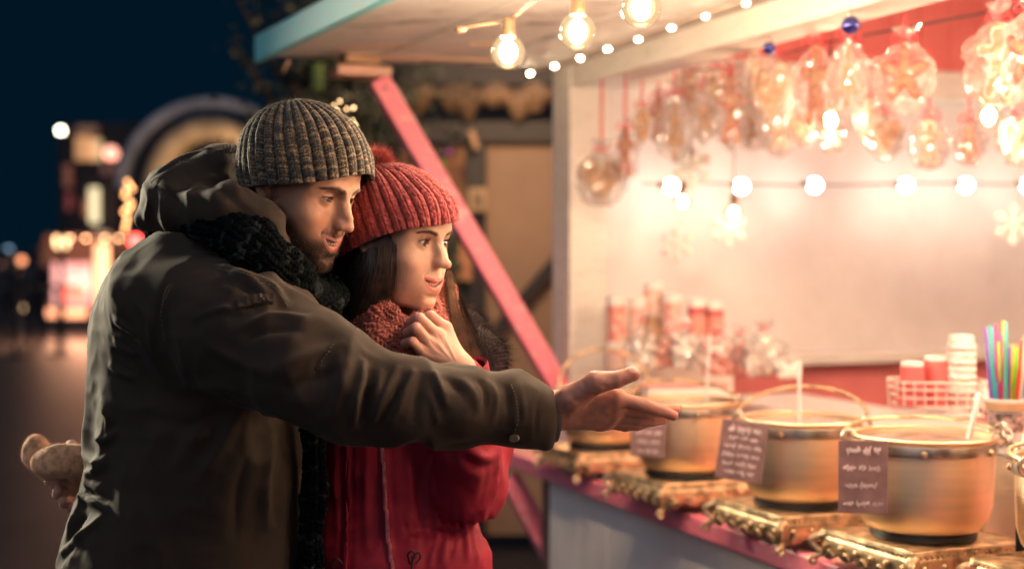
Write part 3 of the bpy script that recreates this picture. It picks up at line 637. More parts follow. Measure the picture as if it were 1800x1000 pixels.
def stove(c, a, label):
    """stamped brass warmer: square tray with a scalloped skirt, studs, curled corner feet and a black burner ring"""
    t = empty('warming_stove', tuple(c), (0, 0, a)); tag(t, label, 'stove', 'ornate brass stoves under the pots'); s = .135; H = .072
    m = MB(); n = 44
    for q in range(4):
        Rq = rotm(0, 0, 90 * q); top = []; low = []
        for k in range(n + 1):
            x = -s + 2 * s * k / n; e = abs(x / s); top.append((x, -s, H - .004)); low.append((x, -s - .004 * math.sin(k * math.pi / n * 1), H - .040 - .010 * abs(math.sin(k * math.pi / n * 5)) - .010 * e ** 4))
        V = np.array(top + [(a_[0], a_[1] - .003, a_[2] - .012) for a_ in top] + low) @ Rq.T
        m.raw(V, [(i, i + 1, i + n + 2, i + n + 1) for i in range(n)] + [(i + n + 1, i + n + 2, i + 2 * n + 3, i + 2 * n + 2) for i in range(n)])
        for k in range(6): m.ball((np.array([-s + (k + .5) * 2 * s / 6, -s - .004, H - .026]) @ Rq.T), .0062, 8)
        for k in range(22): m.ball((np.array([-s + (k + .5) * 2 * s / 22, -s - .002, H - .006]) @ Rq.T), .0030, 6)
        for k in range(5): m.tube(spline([np.array(p_) @ Rq.T for p_ in ((-s + .02 + k * .05, -s - .003, H - .044), (-s + .032 + k * .05, -s - .006, H - .034), (-s + .044 + k * .05, -s - .003, H - .045))], 8), .0024, 6)
    m.obj('skirt', BRASS_D, t, True).modifiers.new('s', 'SOLIDIFY').thickness = .0015
    m = MB(); m.box((0, 0, H - .002), (2 * s + .006, 2 * s + .006, .006), bev=.002); m.tube([(s_ * s * x, s_ * s * y, H + .003) for s_ in (1,) for x, y in ((-1, -1), (1, -1), (1, 1), (-1, 1))], .004, 7, close=True); m.obj('tray', BRASS_D, t, True)
    for q in range(4):
        Rq = rotm(0, 0, 90 * q); m = MB()
        pts = spline([(s - .004, -s + .004, H - .01), (s + .014, -s - .014, H - .020), (s + .008, -s - .008, H - .036), (s - .002, -s + .002, .027), (s + .010, -s - .010, .018)], 20) @ Rq.T
        m.tube(pts, np.interp(np.linspace(0, 1, 20), [0, .3, .7, 1], [.009, .0065, .0050, .0055]), 8)
        e = np.array([s + .012, -s - .012, .0115]) @ Rq.T; th_ = np.linspace(0, 2 * math.pi, 16, endpoint=False)
        m.tube([e + np.array([.0078 * math.cos(x), 0, .0078 * math.sin(x)]) for x in th_], .0036, 6, close=True); m.ball(pts[0], .012, 10, (1, 1, .8)); m.obj('foot', BRASS_D, t, True)
    MB().lathe([(.0001, H + .003), (.098, H + .003), (.100, H + .010), (.098, H + .017), (.090, H + .018), (.080, H + .012), (.0001, H + .010)], n=48).obj('burner_ring', BLACK, t, True)
    return t
PI = math.pi; ct = .9505; ANG = math.atan2(U[1], U[0]) - PI / 2
pots = [((.258, 3.97), .120, .150, 'brass pot farthest along the counter, its arched bail handle standing up beside the white post'),
        ((.425, 3.46), .124, .165, 'brass pot just behind the outstretched fingertips with a plum menu card'),
        ((.620, 3.045), .126, .168, 'brass pot with bail handle leaning over coral wall, second from the right end'),
        ((.783, 2.700), .131, .176, 'largest nearest brass pot on the right with chain and tilted white ladle')]
turns = [.2, .25, -.35, -.10]; bails = [80, 20, 30, 8]
for i, ((x, y), r, h, lab) in enumerate(pots):
    stove((x, y, ct), ANG + .02 * (i - 1), ['ornate brass stove under the farthest pot, beneath the palm', 'ornate brass stove under the pot behind the fingertips', 'ornate brass stove under the second pot from the right', 'ornate brass stove in the front right corner under the nearest pot'][i])
    pot(i, np.array([x, y, ct + .087]), r, h, lab, turns[i], bail=bails[i])
def on(i, px, py, dD): return P(px, py, pots[i][0][1] + dD)
def card(i, cx, cy, D, w, h, ry, rz, label, seed, lines=5, t_=.0025, dark=False):
    o = P(cx, cy, D); R = rotm(0, ry, rz); ux, n, uz = R @ [1, 0, 0], R @ [0, -1, 0], R @ [0, 0, 1]
    t = empty('menu_card', tuple(o)); tag(t, label, 'menu card', 'handwritten drink cards on the pots')
    MB().box((0, 0, 0), (w, t_, h), R, bev=.0008).obj('card', CARD, t)
    m = MB(); scribble(m, w, h, seed, lines, np.zeros(3), ux, uz, n); m.obj('handwriting', CHALK, t, True)
    m = MB(); m.tube(spline([uz * h * .42, uz * h * .5 + [0, .004, .004], uz * h * .48 + [0, .014, .012]], 8), .0016, 6); m.obj('hook', BAND, t, True)
card(3, 1517, 838, 2.575, .088, .132, 0, -6, 'plum card with four lines of pale handwriting on the nearest pot', 1, 4)
card(2, 1304, 793, 2.925, .096, .122, 8, -6, 'plum card with six lines of pale handwriting on the second pot from the right', 2, 6)
card(1, 1140, 768, 3.345, .082, .092, 3, -6, 'small plum card half hidden below the outstretched fingers', 3, 4)
# ladles
def ladle(a, b, label, r=.0055, mat=PLASW):
    a = np.array(a); b = np.array(b); t = empty('ladle', tuple(b)); tag(t, label, 'ladle', 'white ladles standing in the pots'); d = (a - b); L = np.linalg.norm(d); R = np.array(Vector(d).to_track_quat('Z', 'Y').to_matrix())
    MB().lathe([(.0001, 0), (r * .7, 0), (r * .8, L * .5), (r * 1.2, L * .92), (r * 1.1, L * .985), (.0001, L)], (0, 0, 0), 14, R, sx=1.5, sy=.7).obj('ladle_handle', mat, t, True)
    MB().lathe([(.002, -.028), (.022, -.024), (.030, -.008), (.031, 0), (.029, 0), (.020, -.020), (.002, -.024)], (0, 0, 0), 20).obj('ladle_bowl', BRASS, t, True)
ladle(on(3, 1722, 690, .02), on(3, 1694, 800, .02), 'short white ladle leaning right in the nearest pot', .0075)
ladle(on(2, 1405, 634, .02), on(2, 1405, 760, .02), 'upright white ladle in the second pot from the right', .0065)
ladle(on(1, 1247, 588, .03), on(1, 1240, 730, .03), 'tall bright white ladle in the pot behind the fingertips', .0060)
ladle(on(0, 1104, 630, .03), on(0, 1104, 700, .03), 'white ladle tip showing just above the thumb', .0070)
# wire basket with red cups, cup tower, straw cup
WIREW = pmat('white_wire', (.78, .72, .66), .35, var=.05); CUPR = pmat('red_paper_cup', (.70, .13, .13), .5, var=.1); CUPW = pmat('white_paper', (.80, .76, .72), .6, var=.05); KRAFT = pmat('kraft_sleeve', (.50, .30, .18), .7, var=.15)
c = P(1648, 692, 3.10); bk = empty('wire_basket', tuple(c)); tag(bk, 'white wire basket of cups behind the nearest pot', 'basket')
m = MB()
for k, z in enumerate((-.040, -.022, -.004, .014, .030)):
    a = np.linspace(0, 2 * PI, 40, endpoint=False); q = np.stack([(.088 + .003 * k) * np.sign(np.cos(a)) * np.abs(np.cos(a)) ** .5, (.060 + .003 * k) * np.sign(np.sin(a)) * np.abs(np.sin(a)) ** .5, np.full(40, z)], 1); m.tube(q, .0021, 5, close=True)
for x in np.linspace(-.088, .088, 9):
    for y in (-.062, .062): m.tube([(x, y, -.042), (x * 1.05, y * 1.08, .031)], .0016, 5)
m.box((0, 0, -.043), (.17, .12, .003)); m.obj('wire_frame', WIREW, bk, True)
def cup(c, r, h, mat, label, rim=CUPW, name='paper_cup', inv=True, grp='paper cups in the wire basket'):
    t = empty(name, tuple(c)); tag(t, label, 'cup', grp); r0, r1 = (r, r * .78) if inv else (r * .74, r)
    MB().lathe([(.0001, 0), (r0, 0), (r0 * .995 + r1 * .005, .004), (r1, h), (r1 * .93, h + .001), (r1 * .9, h - .004), (.0001, h - .004)], n=32).obj('cup_body', mat, t, True)
    MB().lathe([(r1 * 1.02, h * .80), (r1 * 1.035, h * .80), (r1 * 1.005, h + .003), (r1 * .9, h + .004), (.0001, h - .002)], n=32).obj('cup_rim', rim, t, True)
cup(P(1603, 712, 3.07), .031, .090, CUPR, 'red paper cup with white top at the left of the wire basket')
cup(P(1646, 712, 3.10), .033, .104, CUPR, 'red paper cup, middle one in the wire basket')
for k in range(7): cup(P(1690, 712, 3.08) + [0, 0, .016 * k], .030, .034, CUPW if k % 2 else pmat('pink_paper_cup', (.72, .38, .33), .5), ['pink', 'white'][k % 2] + ' paper cup, ' + ['lowest', 'second from the bottom', 'third from the bottom', 'middle one', 'third from the top', 'second from the top', 'topmost'][k] + ' of the nested tower', inv=False, grp='nested cup tower')
t = empty('sauce_bottle', tuple(P(1690, 655, 3.10))); tag(t, 'pale round bottle with grey pattern rising behind the basket', 'bottle')
MB().lathe([(.0001, 0), (.026, 0), (.027, .050), (.026, .066), (.0001, .066)], n=28).obj('bottle_body', pmat('patterned_label', (.70, .62, .62), .4, var=.35, vs=60), t, True)
MB().lathe([(.0001, .066), (.0265, .066), (.027, .070), (.0265, .082), (.0001, .083)], n=28).obj('cap', CUPW, t, True)
tag(MB().lathe([(.010, 0), (.012, .02), (.011, .045), (.006, .052), (.006, .065), (.0001, .066)], n=16, c=(0, 0, 0)).obj('small_bottle', CUPW, None, True), 'little white bottle between the basket and the straws', 'bottle').location = tuple(P(1729, 722, 3.15))
sc_ = P(1768, 775, 2.80); t = empty('straw_cup', tuple(sc_)); tag(t, 'kraft paper cup holding coloured straws at the right edge', 'cup')
MB().lathe([(.0001, 0), (.030, 0), (.0385, .082), (.0395, .0835), (.0385, .085), (.036, .083), (.029, .004), (.0001, .004)], n=36).obj('cup_body', CUPW, t, True)
MB().lathe([(.0385, .062), (.0395, .062), (.0405, .078), (.0390, .078)], n=36).obj('cup_sleeve', KRAFT, t, True)
MB().lathe([(.0325, .020), (.0328, .020), (.0378, .058), (.0372, .058)], n=36).obj('cup_print', pmat('printed_label', (.62, .42, .38), .6, var=.4, vs=70), t, True)
cols = {'blue': (.05, .32, .62), 'green': (.18, .55, .03), 'pink': (.75, .06, .28), 'yellow': (.80, .55, .05), 'violet': (.22, .10, .50), 'teal': (.05, .45, .42), 'red': (.70, .05, .05), 'cream': (.75, .62, .45)}
rs = np.random.RandomState(12); SM = {k: pmat('straw_' + k, v, .3, var=.04, spec=.6) for k, v in cols.items()}
stw = [('violet', 1732, 575), ('teal', 1740, 572), ('blue', 1745, 576), ('pink', 1750, 570), ('green', 1754, 600), ('pink', 1758, 585), ('yellow', 1764, 564), ('teal', 1768, 566), ('violet', 1774, 610), ('yellow', 1782, 606), ('green', 1788, 612), ('red', 1796, 598), ('cream', 1803, 590), ('blue', 1807, 620)]
for k, (cn, x, y) in enumerate(stw):
    bx = 1745 + (x - 1732) * .62; a = P(bx, 735, 2.80 + rs.uniform(-.02, .02)); b = P(x, y, 2.80 + rs.uniform(-.03, .03)); m = MB(); ax_ = b - a
    m.tube([a - a, ax_], .0036, 10, cap=False); o = m.obj('straw', SM[cn], None, True); o.location = tuple(a); o.modifiers.new('s', 'SOLIDIFY').thickness = .0006
    tag(o, {0: 'leftmost violet straw in the kraft cup', 1: 'teal straw second from the left in the kraft cup', 2: 'blue straw beside the left teal straw in the cup', 3: 'pink straw with a high tip, fourth from the left', 4: 'short green straw between two pink straws', 5: 'pink straw just left of the tallest yellow straw', 6: 'tallest yellow straw in the kraft cup', 7: 'teal straw just right of the tallest yellow one', 8: 'violet straw right of the middle of the cup', 9: 'yellow straw leaning right beside the green one', 10: 'green straw leaning right in the cup', 11: 'red straw leaning to the picture edge', 12: 'cream straw leaning to the picture edge', 13: 'blue straw farthest right in the cup'}[k], 'straw', 'coloured straws in the kraft cup')
# white tin and dark sign behind the nearest pot, right edge
m = MB().box((0, 0, .10), (.16, .16, .20), RS, bev=.006); o = m.obj('tin_body', pmat('cream_tin', (.66, .50, .36), .5, var=.1)); tin = empty('storage_tin', tuple(np.array([1.06, 2.93, ct]))); o.parent = tin; tag(tin, 'square cream tin with lid behind the nearest pot at the right edge', 'tin')
MB().box((0, 0, .214), (.168, .168, .026), RS, bev=.004).obj('lid', CUPW, tin)
t = empty('menu_card', tuple(P(1799, 922, 2.55))); tag(t, 'dark blue sign cut by the right picture edge below the chain', 'menu card')
MB().box((0, 0, 0), (.030, .004, .130), rotm(0, 0, 10), bev=.001).obj('card', pmat('slate_blue', (.03, .035, .06), .35), t)
m = MB(); [m.ball((x, -.004, z), .0028, 8) for x, z in ((-.009, .055), (-.009, -.050))]; m.obj('pin', BAND, t, True)
# chain and ring tying pot lug to the next pot
p5 = P(1812, 790, 2.48)
pot(4, np.array([.985, 2.42, ct + .087]), .122, .170, 'brass pot mostly cut off by the right picture edge', .3, bail=5)
stove((.985, 2.42, ct), ANG, 'ornate brass stove cut off by the lower right corner')
ch = empty('chain', tuple(P(1772, 765, 2.62))); tag(ch, 'short steel chain hanging from the lug of the nearest pot', 'chain'); cp = spline([P(1752, 757, 2.66), P(1764, 745, 2.64), P(1772, 762, 2.62), P(1776, 782, 2.60), P(1790, 795, 2.57)], 8); CB = np.array(ch.location)
for k in range(7):
    a_, b_ = cp[k], cp[k + 1]; mid = (a_ + b_) / 2; d = (b_ - a_) / np.linalg.norm(b_ - a_); s_ = np.cross(d, [0, 1, 0] if k % 2 else [.7, .2, .7]); s_ /= np.linalg.norm(s_); th_ = np.linspace(0, 2 * PI, 16, endpoint=False)
    MB().tube([mid - CB + d * .013 * math.cos(x) + s_ * .007 * math.sin(x) for x in th_], .0024, 6, close=True).obj('link', BAND, ch, True)
# tins, cups and bags on the display step at the far end
TIN_L = [pmat('tin_print_' + str(k), c_, .4, var=.25, vs=40, c2=c2_) for k, (c_, c2_) in enumerate((((.78, .16, .14), (.70, .55, .45)), ((.74, .42, .34), (.80, .66, .58)), ((.76, .30, .26), (.62, .25, .18)), ((.78, .58, .50), (.75, .25, .25)), ((.60, .10, .14), (.30, .06, .05))))]
def tin_(px, py, D, r, h, k, label, base_=None):
    c = P(px, py, D); t = empty('tin', tuple(c)); tag(t, label, 'tin', 'printed tins stacked at the far end')
    MB().lathe([(.0001, 0), (r, 0), (r, h * .84), (.0001, h * .84)], n=28).obj('tin_body', TIN_L[k], t, True); MB().lathe([(r * 1.0, h * .80), (r * 1.05, h * .80), (r * 1.05, h), (r * .9, h * 1.02), (.0001, h * 1.02)], n=28).obj('lid', CUPW, t, True)
    MB().lathe([(r * 1.002, h * .60), (r * 1.012, h * .60), (r * 1.012, h * .76), (r * 1.002, h * .76)], n=28).obj('label_band', TIN_L[(k + 2) % 5], t, True)
tl = [(1083, 604, 4.30, .029, .145, 0, 'tall red and white tin beside the white corner post'), (1082, 650, 4.22, .031, .080, 1, 'low pink tin in front of the tall red one beside the post'),
      (1120, 604, 4.32, .026, .140, 1, 'pale tin second from the post in the back row'), (1148, 552, 4.33, .028, .095, 1, 'pink tin standing highest on top of a wooden box'),
      (1181, 585, 4.28, .029, .115, 3, 'white tin with a dark plum spot, middle of the back row'), (1224, 590, 4.30, .027, .110, 2, 'coral tin left of the last one in the back row'), (1256, 592, 4.32, .027, .105, 2, 'coral tin at the right end of the back row')]
for a in tl: tin_(*a)
t = empty('wooden_box', tuple(P(1150, 556, 4.33))); tag(t, 'small wooden box carrying the highest tin', 'box'); MB().box((0, 0, -.045), (.07, .07, .09), RS, bev=.003).obj('box_body', KRAFT, t); MB().box((0, 0, -.002), (.076, .076, .006), RS, bev=.001).obj('lid', BARE, t)
_m = MB(); _m.box((0, 0, 0), (.40, .10, .012), RS @ rotm(0, 0, 90)); _m.box((0, 0, -.075), (.38, .09, .13), RS @ rotm(0, 0, 90)); o = _m.obj('display_riser', WHITE_P); o.location = tuple(P(1180, 612, 4.32)); tag(o, 'white riser block under the back row of tins', 'display stand')
CELLO = newmat('cellophane'); _c = CELLO[3]; _c.inputs['Base Color'].default_value = (1, .95, .90, 1); _c.inputs['Roughness'].default_value = .10; _c.inputs['Specular IOR Level'].default_value = .9
_t = CELLO[1].new('ShaderNodeBsdfTransparent'); _mx = CELLO[1].new('ShaderNodeMixShader'); _f = CELLO[1].new('ShaderNodeLayerWeight'); _f.inputs[0].default_value = .35; _g = CELLO[1].new('ShaderNodeBsdfGlossy'); _g.inputs['Roughness'].default_value = .2
_mr = CELLO[1].new('ShaderNodeMapRange'); _mr.inputs['To Min'].default_value = .28; _mr.inputs['To Max'].default_value = .7; CELLO[2].new(_f.outputs['Facing'], _mr.inputs['Value']); CELLO[2].new(_mr.outputs[0], _mx.inputs[0])
CELLO[2].new(_t.outputs[0], _mx.inputs[1]); _m2 = CELLO[1].new('ShaderNodeMixShader'); _m2.inputs[0].default_value = .45; _tl = CELLO[1].new('ShaderNodeBsdfTranslucent'); _tl.inputs[0].default_value = (.9, .85, .8, 1)
CELLO[2].new(_g.outputs[0], _m2.inputs[1]); CELLO[2].new(_tl.outputs[0], _m2.inputs[2]); CELLO[2].new(_m2.outputs[0], _mx.inputs[2]); CELLO[2].new(_mx.outputs[0], CELLO[1]['Material Output'].inputs[0]); CELLO = CELLO[0]
GINGER = pmat('gingerbread', (.68, .40, .24), .75, var=.25, vs=60, bump=.3, bs=150); ICING = pmat('white_icing', (.80, .74, .68), .5, var=.03); ICE_R = pmat('red_icing', (.70, .06, .07), .4); RIBBON = pmat('red_ribbon', (.70, .05, .07), .4); CANDY = pmat('pastel_sweets', (.78, .55, .45), .35, var=.6, vs=90, c2=(.75, .12, .14))
def outline(kind, n=60):
    a = np.linspace(0, 2 * PI, n, endpoint=False)
    if kind == 'heart': x = 16 * np.sin(a) ** 3 / 17; y = (13 * np.cos(a) - 5 * np.cos(2 * a) - 2 * np.cos(3 * a) - np.cos(4 * a)) / 15; return np.stack([x, y], 1)
    if kind == 'star': r = .68 + .32 * np.cos(5 * (a - PI / 2)); return np.stack([r * np.cos(a), r * np.sin(a)], 1)
    if kind == 'man':
        p = [(0, 1), (.22, .93), (.28, .75), (.2, .55), (.3, .46), (.62, .50), (.78, .40), (.72, .22), (.36, .16), (.30, -.15), (.40, -.50), (.52, -.85), (.34, -1), (.16, -.88), (0, -.42)]
        p = p + [(-x, y) for x, y in p[1:-1][::-1]]; return spline(np.array(p + [p[0]]) @ np.array([[1, 0, 0], [0, 1, 0]]), 70)[:-1, :2]
    if kind == 'tree':
        p = [(0, 1), (.3, .5), (.16, .5), (.5, .0), (.25, .0), (.66, -.6), (.14, -.6), (.14, -.95)]; return np.array(p + [(-x, y) for x, y in p[1:][::-1]])
    return np.stack([.7 * np.cos(a), np.sin(a)], 1)
def crinkle(w, h, d, seed, gather=True):
    """a crumpled clear bag pulled together at the neck"""
    rs = np.random.RandomState(seed); n, k = 40, 26; V = []
    for j in range(k + 1):
        t = j / k; z = h * (t - .5)
        f = max(.12, math.sin(min(1, t / .34) * PI / 2) ** .55)
        if gather and t > .58: q = (t - .58) / .42; f = (1 - min(1, q / .66)) ** 1.0 * .90 + .10 if q < .66 else .10 + .34 * (q - .66) / .34
        for i in range(n):
            a = 2 * PI * i / n; V.append((w / 2 * f * np.sign(math.cos(a)) * abs(math.cos(a)) ** .8, d / 2 * max(f, .12) * math.sin(a), z))
    V = np.array(V); nz = (vnoise(V + seed, 70) - .5) * .016 + (vnoise(V + seed * 2, 160) - .5) * .008; V[:, 0] += nz * 1.3; V[:, 1] += (vnoise(V + 3 * seed, 60) - .5) * .026 + (vnoise(V + 5 * seed, 190) - .5) * .012; V[:, 2] += (vnoise(V + 7 * seed, 45) - .5) * .016
    Fs = [(j * n + i, j * n + (i + 1) % n, (j + 1) * n + (i + 1) % n, (j + 1) * n + i) for j in range(k) for i in range(n)]; return V, Fs
def hang(px, py, D, wpx, hpx, kind, label, seed, rz=0, top=2.085, bag=True):
    c = P(px, py, D); s = D / F; w, h = wpx * s, hpx * s; t = empty('gingerbread_bag' if bag else 'gingerbread', tuple(c), (0, 0, rz)); tag(t, label, 'gingerbread', 'gingerbread hanging inside the stall')
    ol = outline(kind) * np.array([w * .45, h * .38]); m = MB(); m.prism(ol, -.005, .005, (0, 1, 0), (1, 0, 0), (0, 0, 1)); o = m.obj('cookie', GINGER, t); o.location = (0, 0, -h * .06); bm = o.modifiers.new('b', 'BEVEL'); bm.width = .002; bm.segments = 2
    m = MB(); m.tube([(x * .86, -.0062, y * .86) for x, y in ol], .0022, 6, close=True); rs = np.random.RandomState(seed)
    for k in range(7): m.ball((rs.uniform(-.28, .28) * w * .7, -.0065, rs.uniform(-.26, .26) * h * .7), .0034, 6)
    o = m.obj('icing', ICING if seed % 3 else ICE_R, t, True); o.location = (0, 0, -h * .06)
    if bag: V, Fs = crinkle(w, h, .045, seed); mesh_obj('cellophane', V, Fs, CELLO, t, False)
    L = top - c[2]; m = MB(); m.tube([(0, 0, h * .36), (.003, 0, (h * .36 + L) / 2), (0, 0, max(L, h * .4))], .0022, 6); m.tube([(0, -.003, h * .36), (-.006, -.003, (h * .36 + L) / 2 * .9), (0, 0, max(L, h * .4))], .0018, 6)
    for q in (-1, 1): m.tube(spline([(0, -.004, h * .33), (q * .018, -.012, h * .33 + .014), (q * .026, -.012, h * .33 - .004), (0, -.005, h * .33)], 12), .0022, 6)
    m.obj('ribbon', RIBBON, t, True)
hl = [(1058, 305, 4.22, 92, 118, 'heart', 'large gingerbread heart in clear wrap hanging against the corner post'), (1129, 214, 4.25, 44, 84, 'oval', 'small brown oval gingerbread with white dots above the heart'),
      (1100, 262, 4.15, 48, 112, 'man', 'gingerbread man just right of the heart by the post'), (1186, 215, 4.05, 62, 150, 'tree', 'gingerbread tree bag third from the post'),
      (1238, 195, 4.10, 50, 120, 'star', 'pale star gingerbread in a narrow bag left of the pink striped one'), (1285, 185, 3.90, 66, 160, 'man', 'gingerbread man in a bag with pink stripes, left of the small blue bauble'),
      (1355, 150, 3.70, 86, 165, 'heart', 'bagged gingerbread heart below the small blue bauble'), (1368, 232, 3.95, 60, 96, 'star', 'gingerbread star in the lower row under the bagged heart'),
      (1434, 140, 3.45, 76, 190, 'man', 'dark gingerbread man left of the hanging pear bulb'), (1490, 120, 3.40, 72, 160, 'tree', 'gingerbread tree in a bag under the large blue bauble'),
      (1463, 238, 3.85, 52, 62, 'star', 'brown gingerbread star just below the pear bulb'), (1590, 122, 3.15, 104, 150, 'star', 'wide clear bag with red ribbon loop hanging alone by the white beam'),
      (1556, 232, 3.75, 66, 100, 'heart', 'pale bag in the lower row left under the wide bag'), (1633, 244, 3.65, 74, 112, 'man', 'pink bag with gold ball in the lower row under the wide bag'),
      (1704, 244, 3.55, 52, 96, 'tree', 'narrow pink bag in the lower row below the tall bag'), (1752, 100, 2.95, 118, 190, 'man', 'tallest crinkled bag with a gingerbread man at the right'),
      (1784, 238, 3.35, 66, 110, 'heart', 'orange bag in the lower row at the right picture edge'), (1808, 80, 2.75, 90, 190, 'star', 'glittering bag cut off by the right picture edge'), (1318, 215, 4.0, 54, 100, 'tree', 'pale tree gingerbread between two bags in the middle'), (1210, 150, 4.2, 50, 90, 'oval', 'small pale bag high under the front beam near the post'),
      (1158, 205, 4.3, 50, 100, 'man', 'pale gingerbread man between the oval one and the tree bag'), (1262, 150, 4.0, 56, 96, 'heart', 'small heart bag tucked high under the front beam'), (1325, 120, 3.85, 56, 110, 'man', 'gingerbread man bag high left of the small bauble'), (1408, 215, 3.8, 54, 92, 'heart', 'small heart bag low between the two hanging bulbs'), (1528, 200, 3.75, 52, 96, 'man', 'pale gingerbread man left of the heart bag in the lower row')]
for k, a in enumerate(hl): hang(*a[:6], a[6], k + 1, rz=.3 * math.sin(k * 2.1), bag=k != 1)
# baubles and snowflakes
BLUE = pmat('blue_glass', (.015, .02, .22), .08, .6, var=.05, coat=1)
for (x, y, D, r, lab) in ((1495, 45, 3.05, .020, 'larger dark blue bauble near the wide rafter'), (1352, 86, 3.45, .016, 'smaller dark blue bauble above a bagged heart')):
    c = P(x, y, D); t = empty('bauble', tuple(c)); tag(t, lab, 'bauble', 'dark blue baubles under the stall roof'); MB().ball((0, 0, 0), r, 20).obj('glass_ball', BLUE, t, True)
    MB().lathe([(.0001, r * .95), (r * .28, r * .95), (r * .28, r * 1.25), (.0001, r * 1.27)], n=14).obj('cap', BAND, t, True); MB().tube([(0, 0, r * 1.2), (0, 0, max(2.085 - c[2], r * 1.5))], .0012, 5).obj('thread', WIRE, t, True)
SNOW = pmat('white_felt', (.86, .83, .78), .8, var=.05, trans=0, sss=.6)
for k, (x, y, D, r, lab) in enumerate(((1190, 430, 4.20, 30, 'white snowflake hanging lowest on the left over the tins'), (1281, 403, 4.30, 33, 'white snowflake glowing under a bulb, right of the lowest one'), (1216, 294, 4.30, 37, 'white snowflake hanging high beside the gingerbread trees'), (1782, 394, 3.9, 36, 'white snowflake at the right picture edge below the wall lights'))):
    c = P(x, y, D); R0 = r * D / F; t = empty('snowflake', tuple(c)); tag(t, lab, 'snowflake', 'white snowflakes hanging in the stall'); m = MB()
    for q in range(6):
        d = np.array([math.cos(q * PI / 3 + .5), 0, math.sin(q * PI / 3 + .5)]); m.tube([np.zeros(3), d * R0 * .8], R0 * .13, 8); m.ball(d * R0 * .82, R0 * .20, 10, (1, .5, 1))
        for s_ in (-1, 1): e = np.array([math.cos(q * PI / 3 + .5 + s_ * .55), 0, math.sin(q * PI / 3 + .5 + s_ * .55)]); m.tube([d * R0 * .42, d * R0 * .42 + e * R0 * .34], R0 * .09, 7); m.ball(d * R0 * .42 + e * R0 * .34, R0 * .12, 8, (1, .6, 1))
    m.obj('flake', SNOW, t, True); MB().tube([(0, 0, R0 * .5), (0, 0, 2.09 - c[2])], .0012, 5).obj('thread', WIREW, t, True)
# gift bags and sweets in front of the tins
def giftbag(px, py, D, w, h, mat, label, seed):
    c = P(px, py, D); t = empty('sweets_bag', tuple(c)); tag(t, label, 'bag', 'bags of sweets at the far end of the display'); V, Fs = crinkle(w, h, w * .5, seed); mesh_obj('cellophane', V + [0, 0, h / 2], Fs, CELLO, t)
    m = MB(); rs = np.random.RandomState(seed)
    for k in range(46): m.ball((rs.uniform(-.36, .36) * w, rs.uniform(-.15, .15) * w, .012 + rs.rand() ** 1.3 * h * .58), .011 * rs.uniform(.7, 1.2), 7)
    m.obj('sweets', mat, t, True); m = MB(); m.tube([(.012 * math.cos(a), .009 * math.sin(a), h * .86) for a in np.linspace(0, 2 * PI, 14, endpoint=False)], .003, 6, close=True); m.obj('ribbon', RIBBON, t, True)
for k, a in enumerate(((1130, 655, 4.12, .085, .175, ICING, 'bag of white sweets just left of the red parcel'), (1172, 648, 4.15, .075, .13, CANDY, 'red parcel bag in the middle of the display'), (1205, 652, 4.1, .08, .15, ICING, 'bag of pale sweets right of the red parcel'), (1262, 660, 4.0, .11, .145, CANDY, 'wide bag of pink sweets under the coral tins'),
     (1300, 662, 4.05, .09, .145, CANDY, 'bag of red striped sweets right of the tall white ladle'), (1342, 664, 3.95, .125, .160, ICING, 'big shiny bag of white meringues right of the striped sweets'), (1385, 668, 3.9, .06, .05, ICING, 'low mound of white sweets beside the upright ladle'))): giftbag(*a, k + 3)
t = empty('sweets_tray', tuple(P(1200, 690, 3.95))); tag(t, 'low white tray in front of the bags with a pink stripe', 'tray'); MB().box((0, 0, 0), (.26, .10, .030), RS @ rotm(0, 0, 90), bev=.004).obj('tray_body', WHITE_P, t); MB().box((0, 0, .019), (.25, .09, .006), RS @ rotm(0, 0, 90)).obj('paper_liner', pmat('pink_liner', (.75, .35, .32), .6), t)
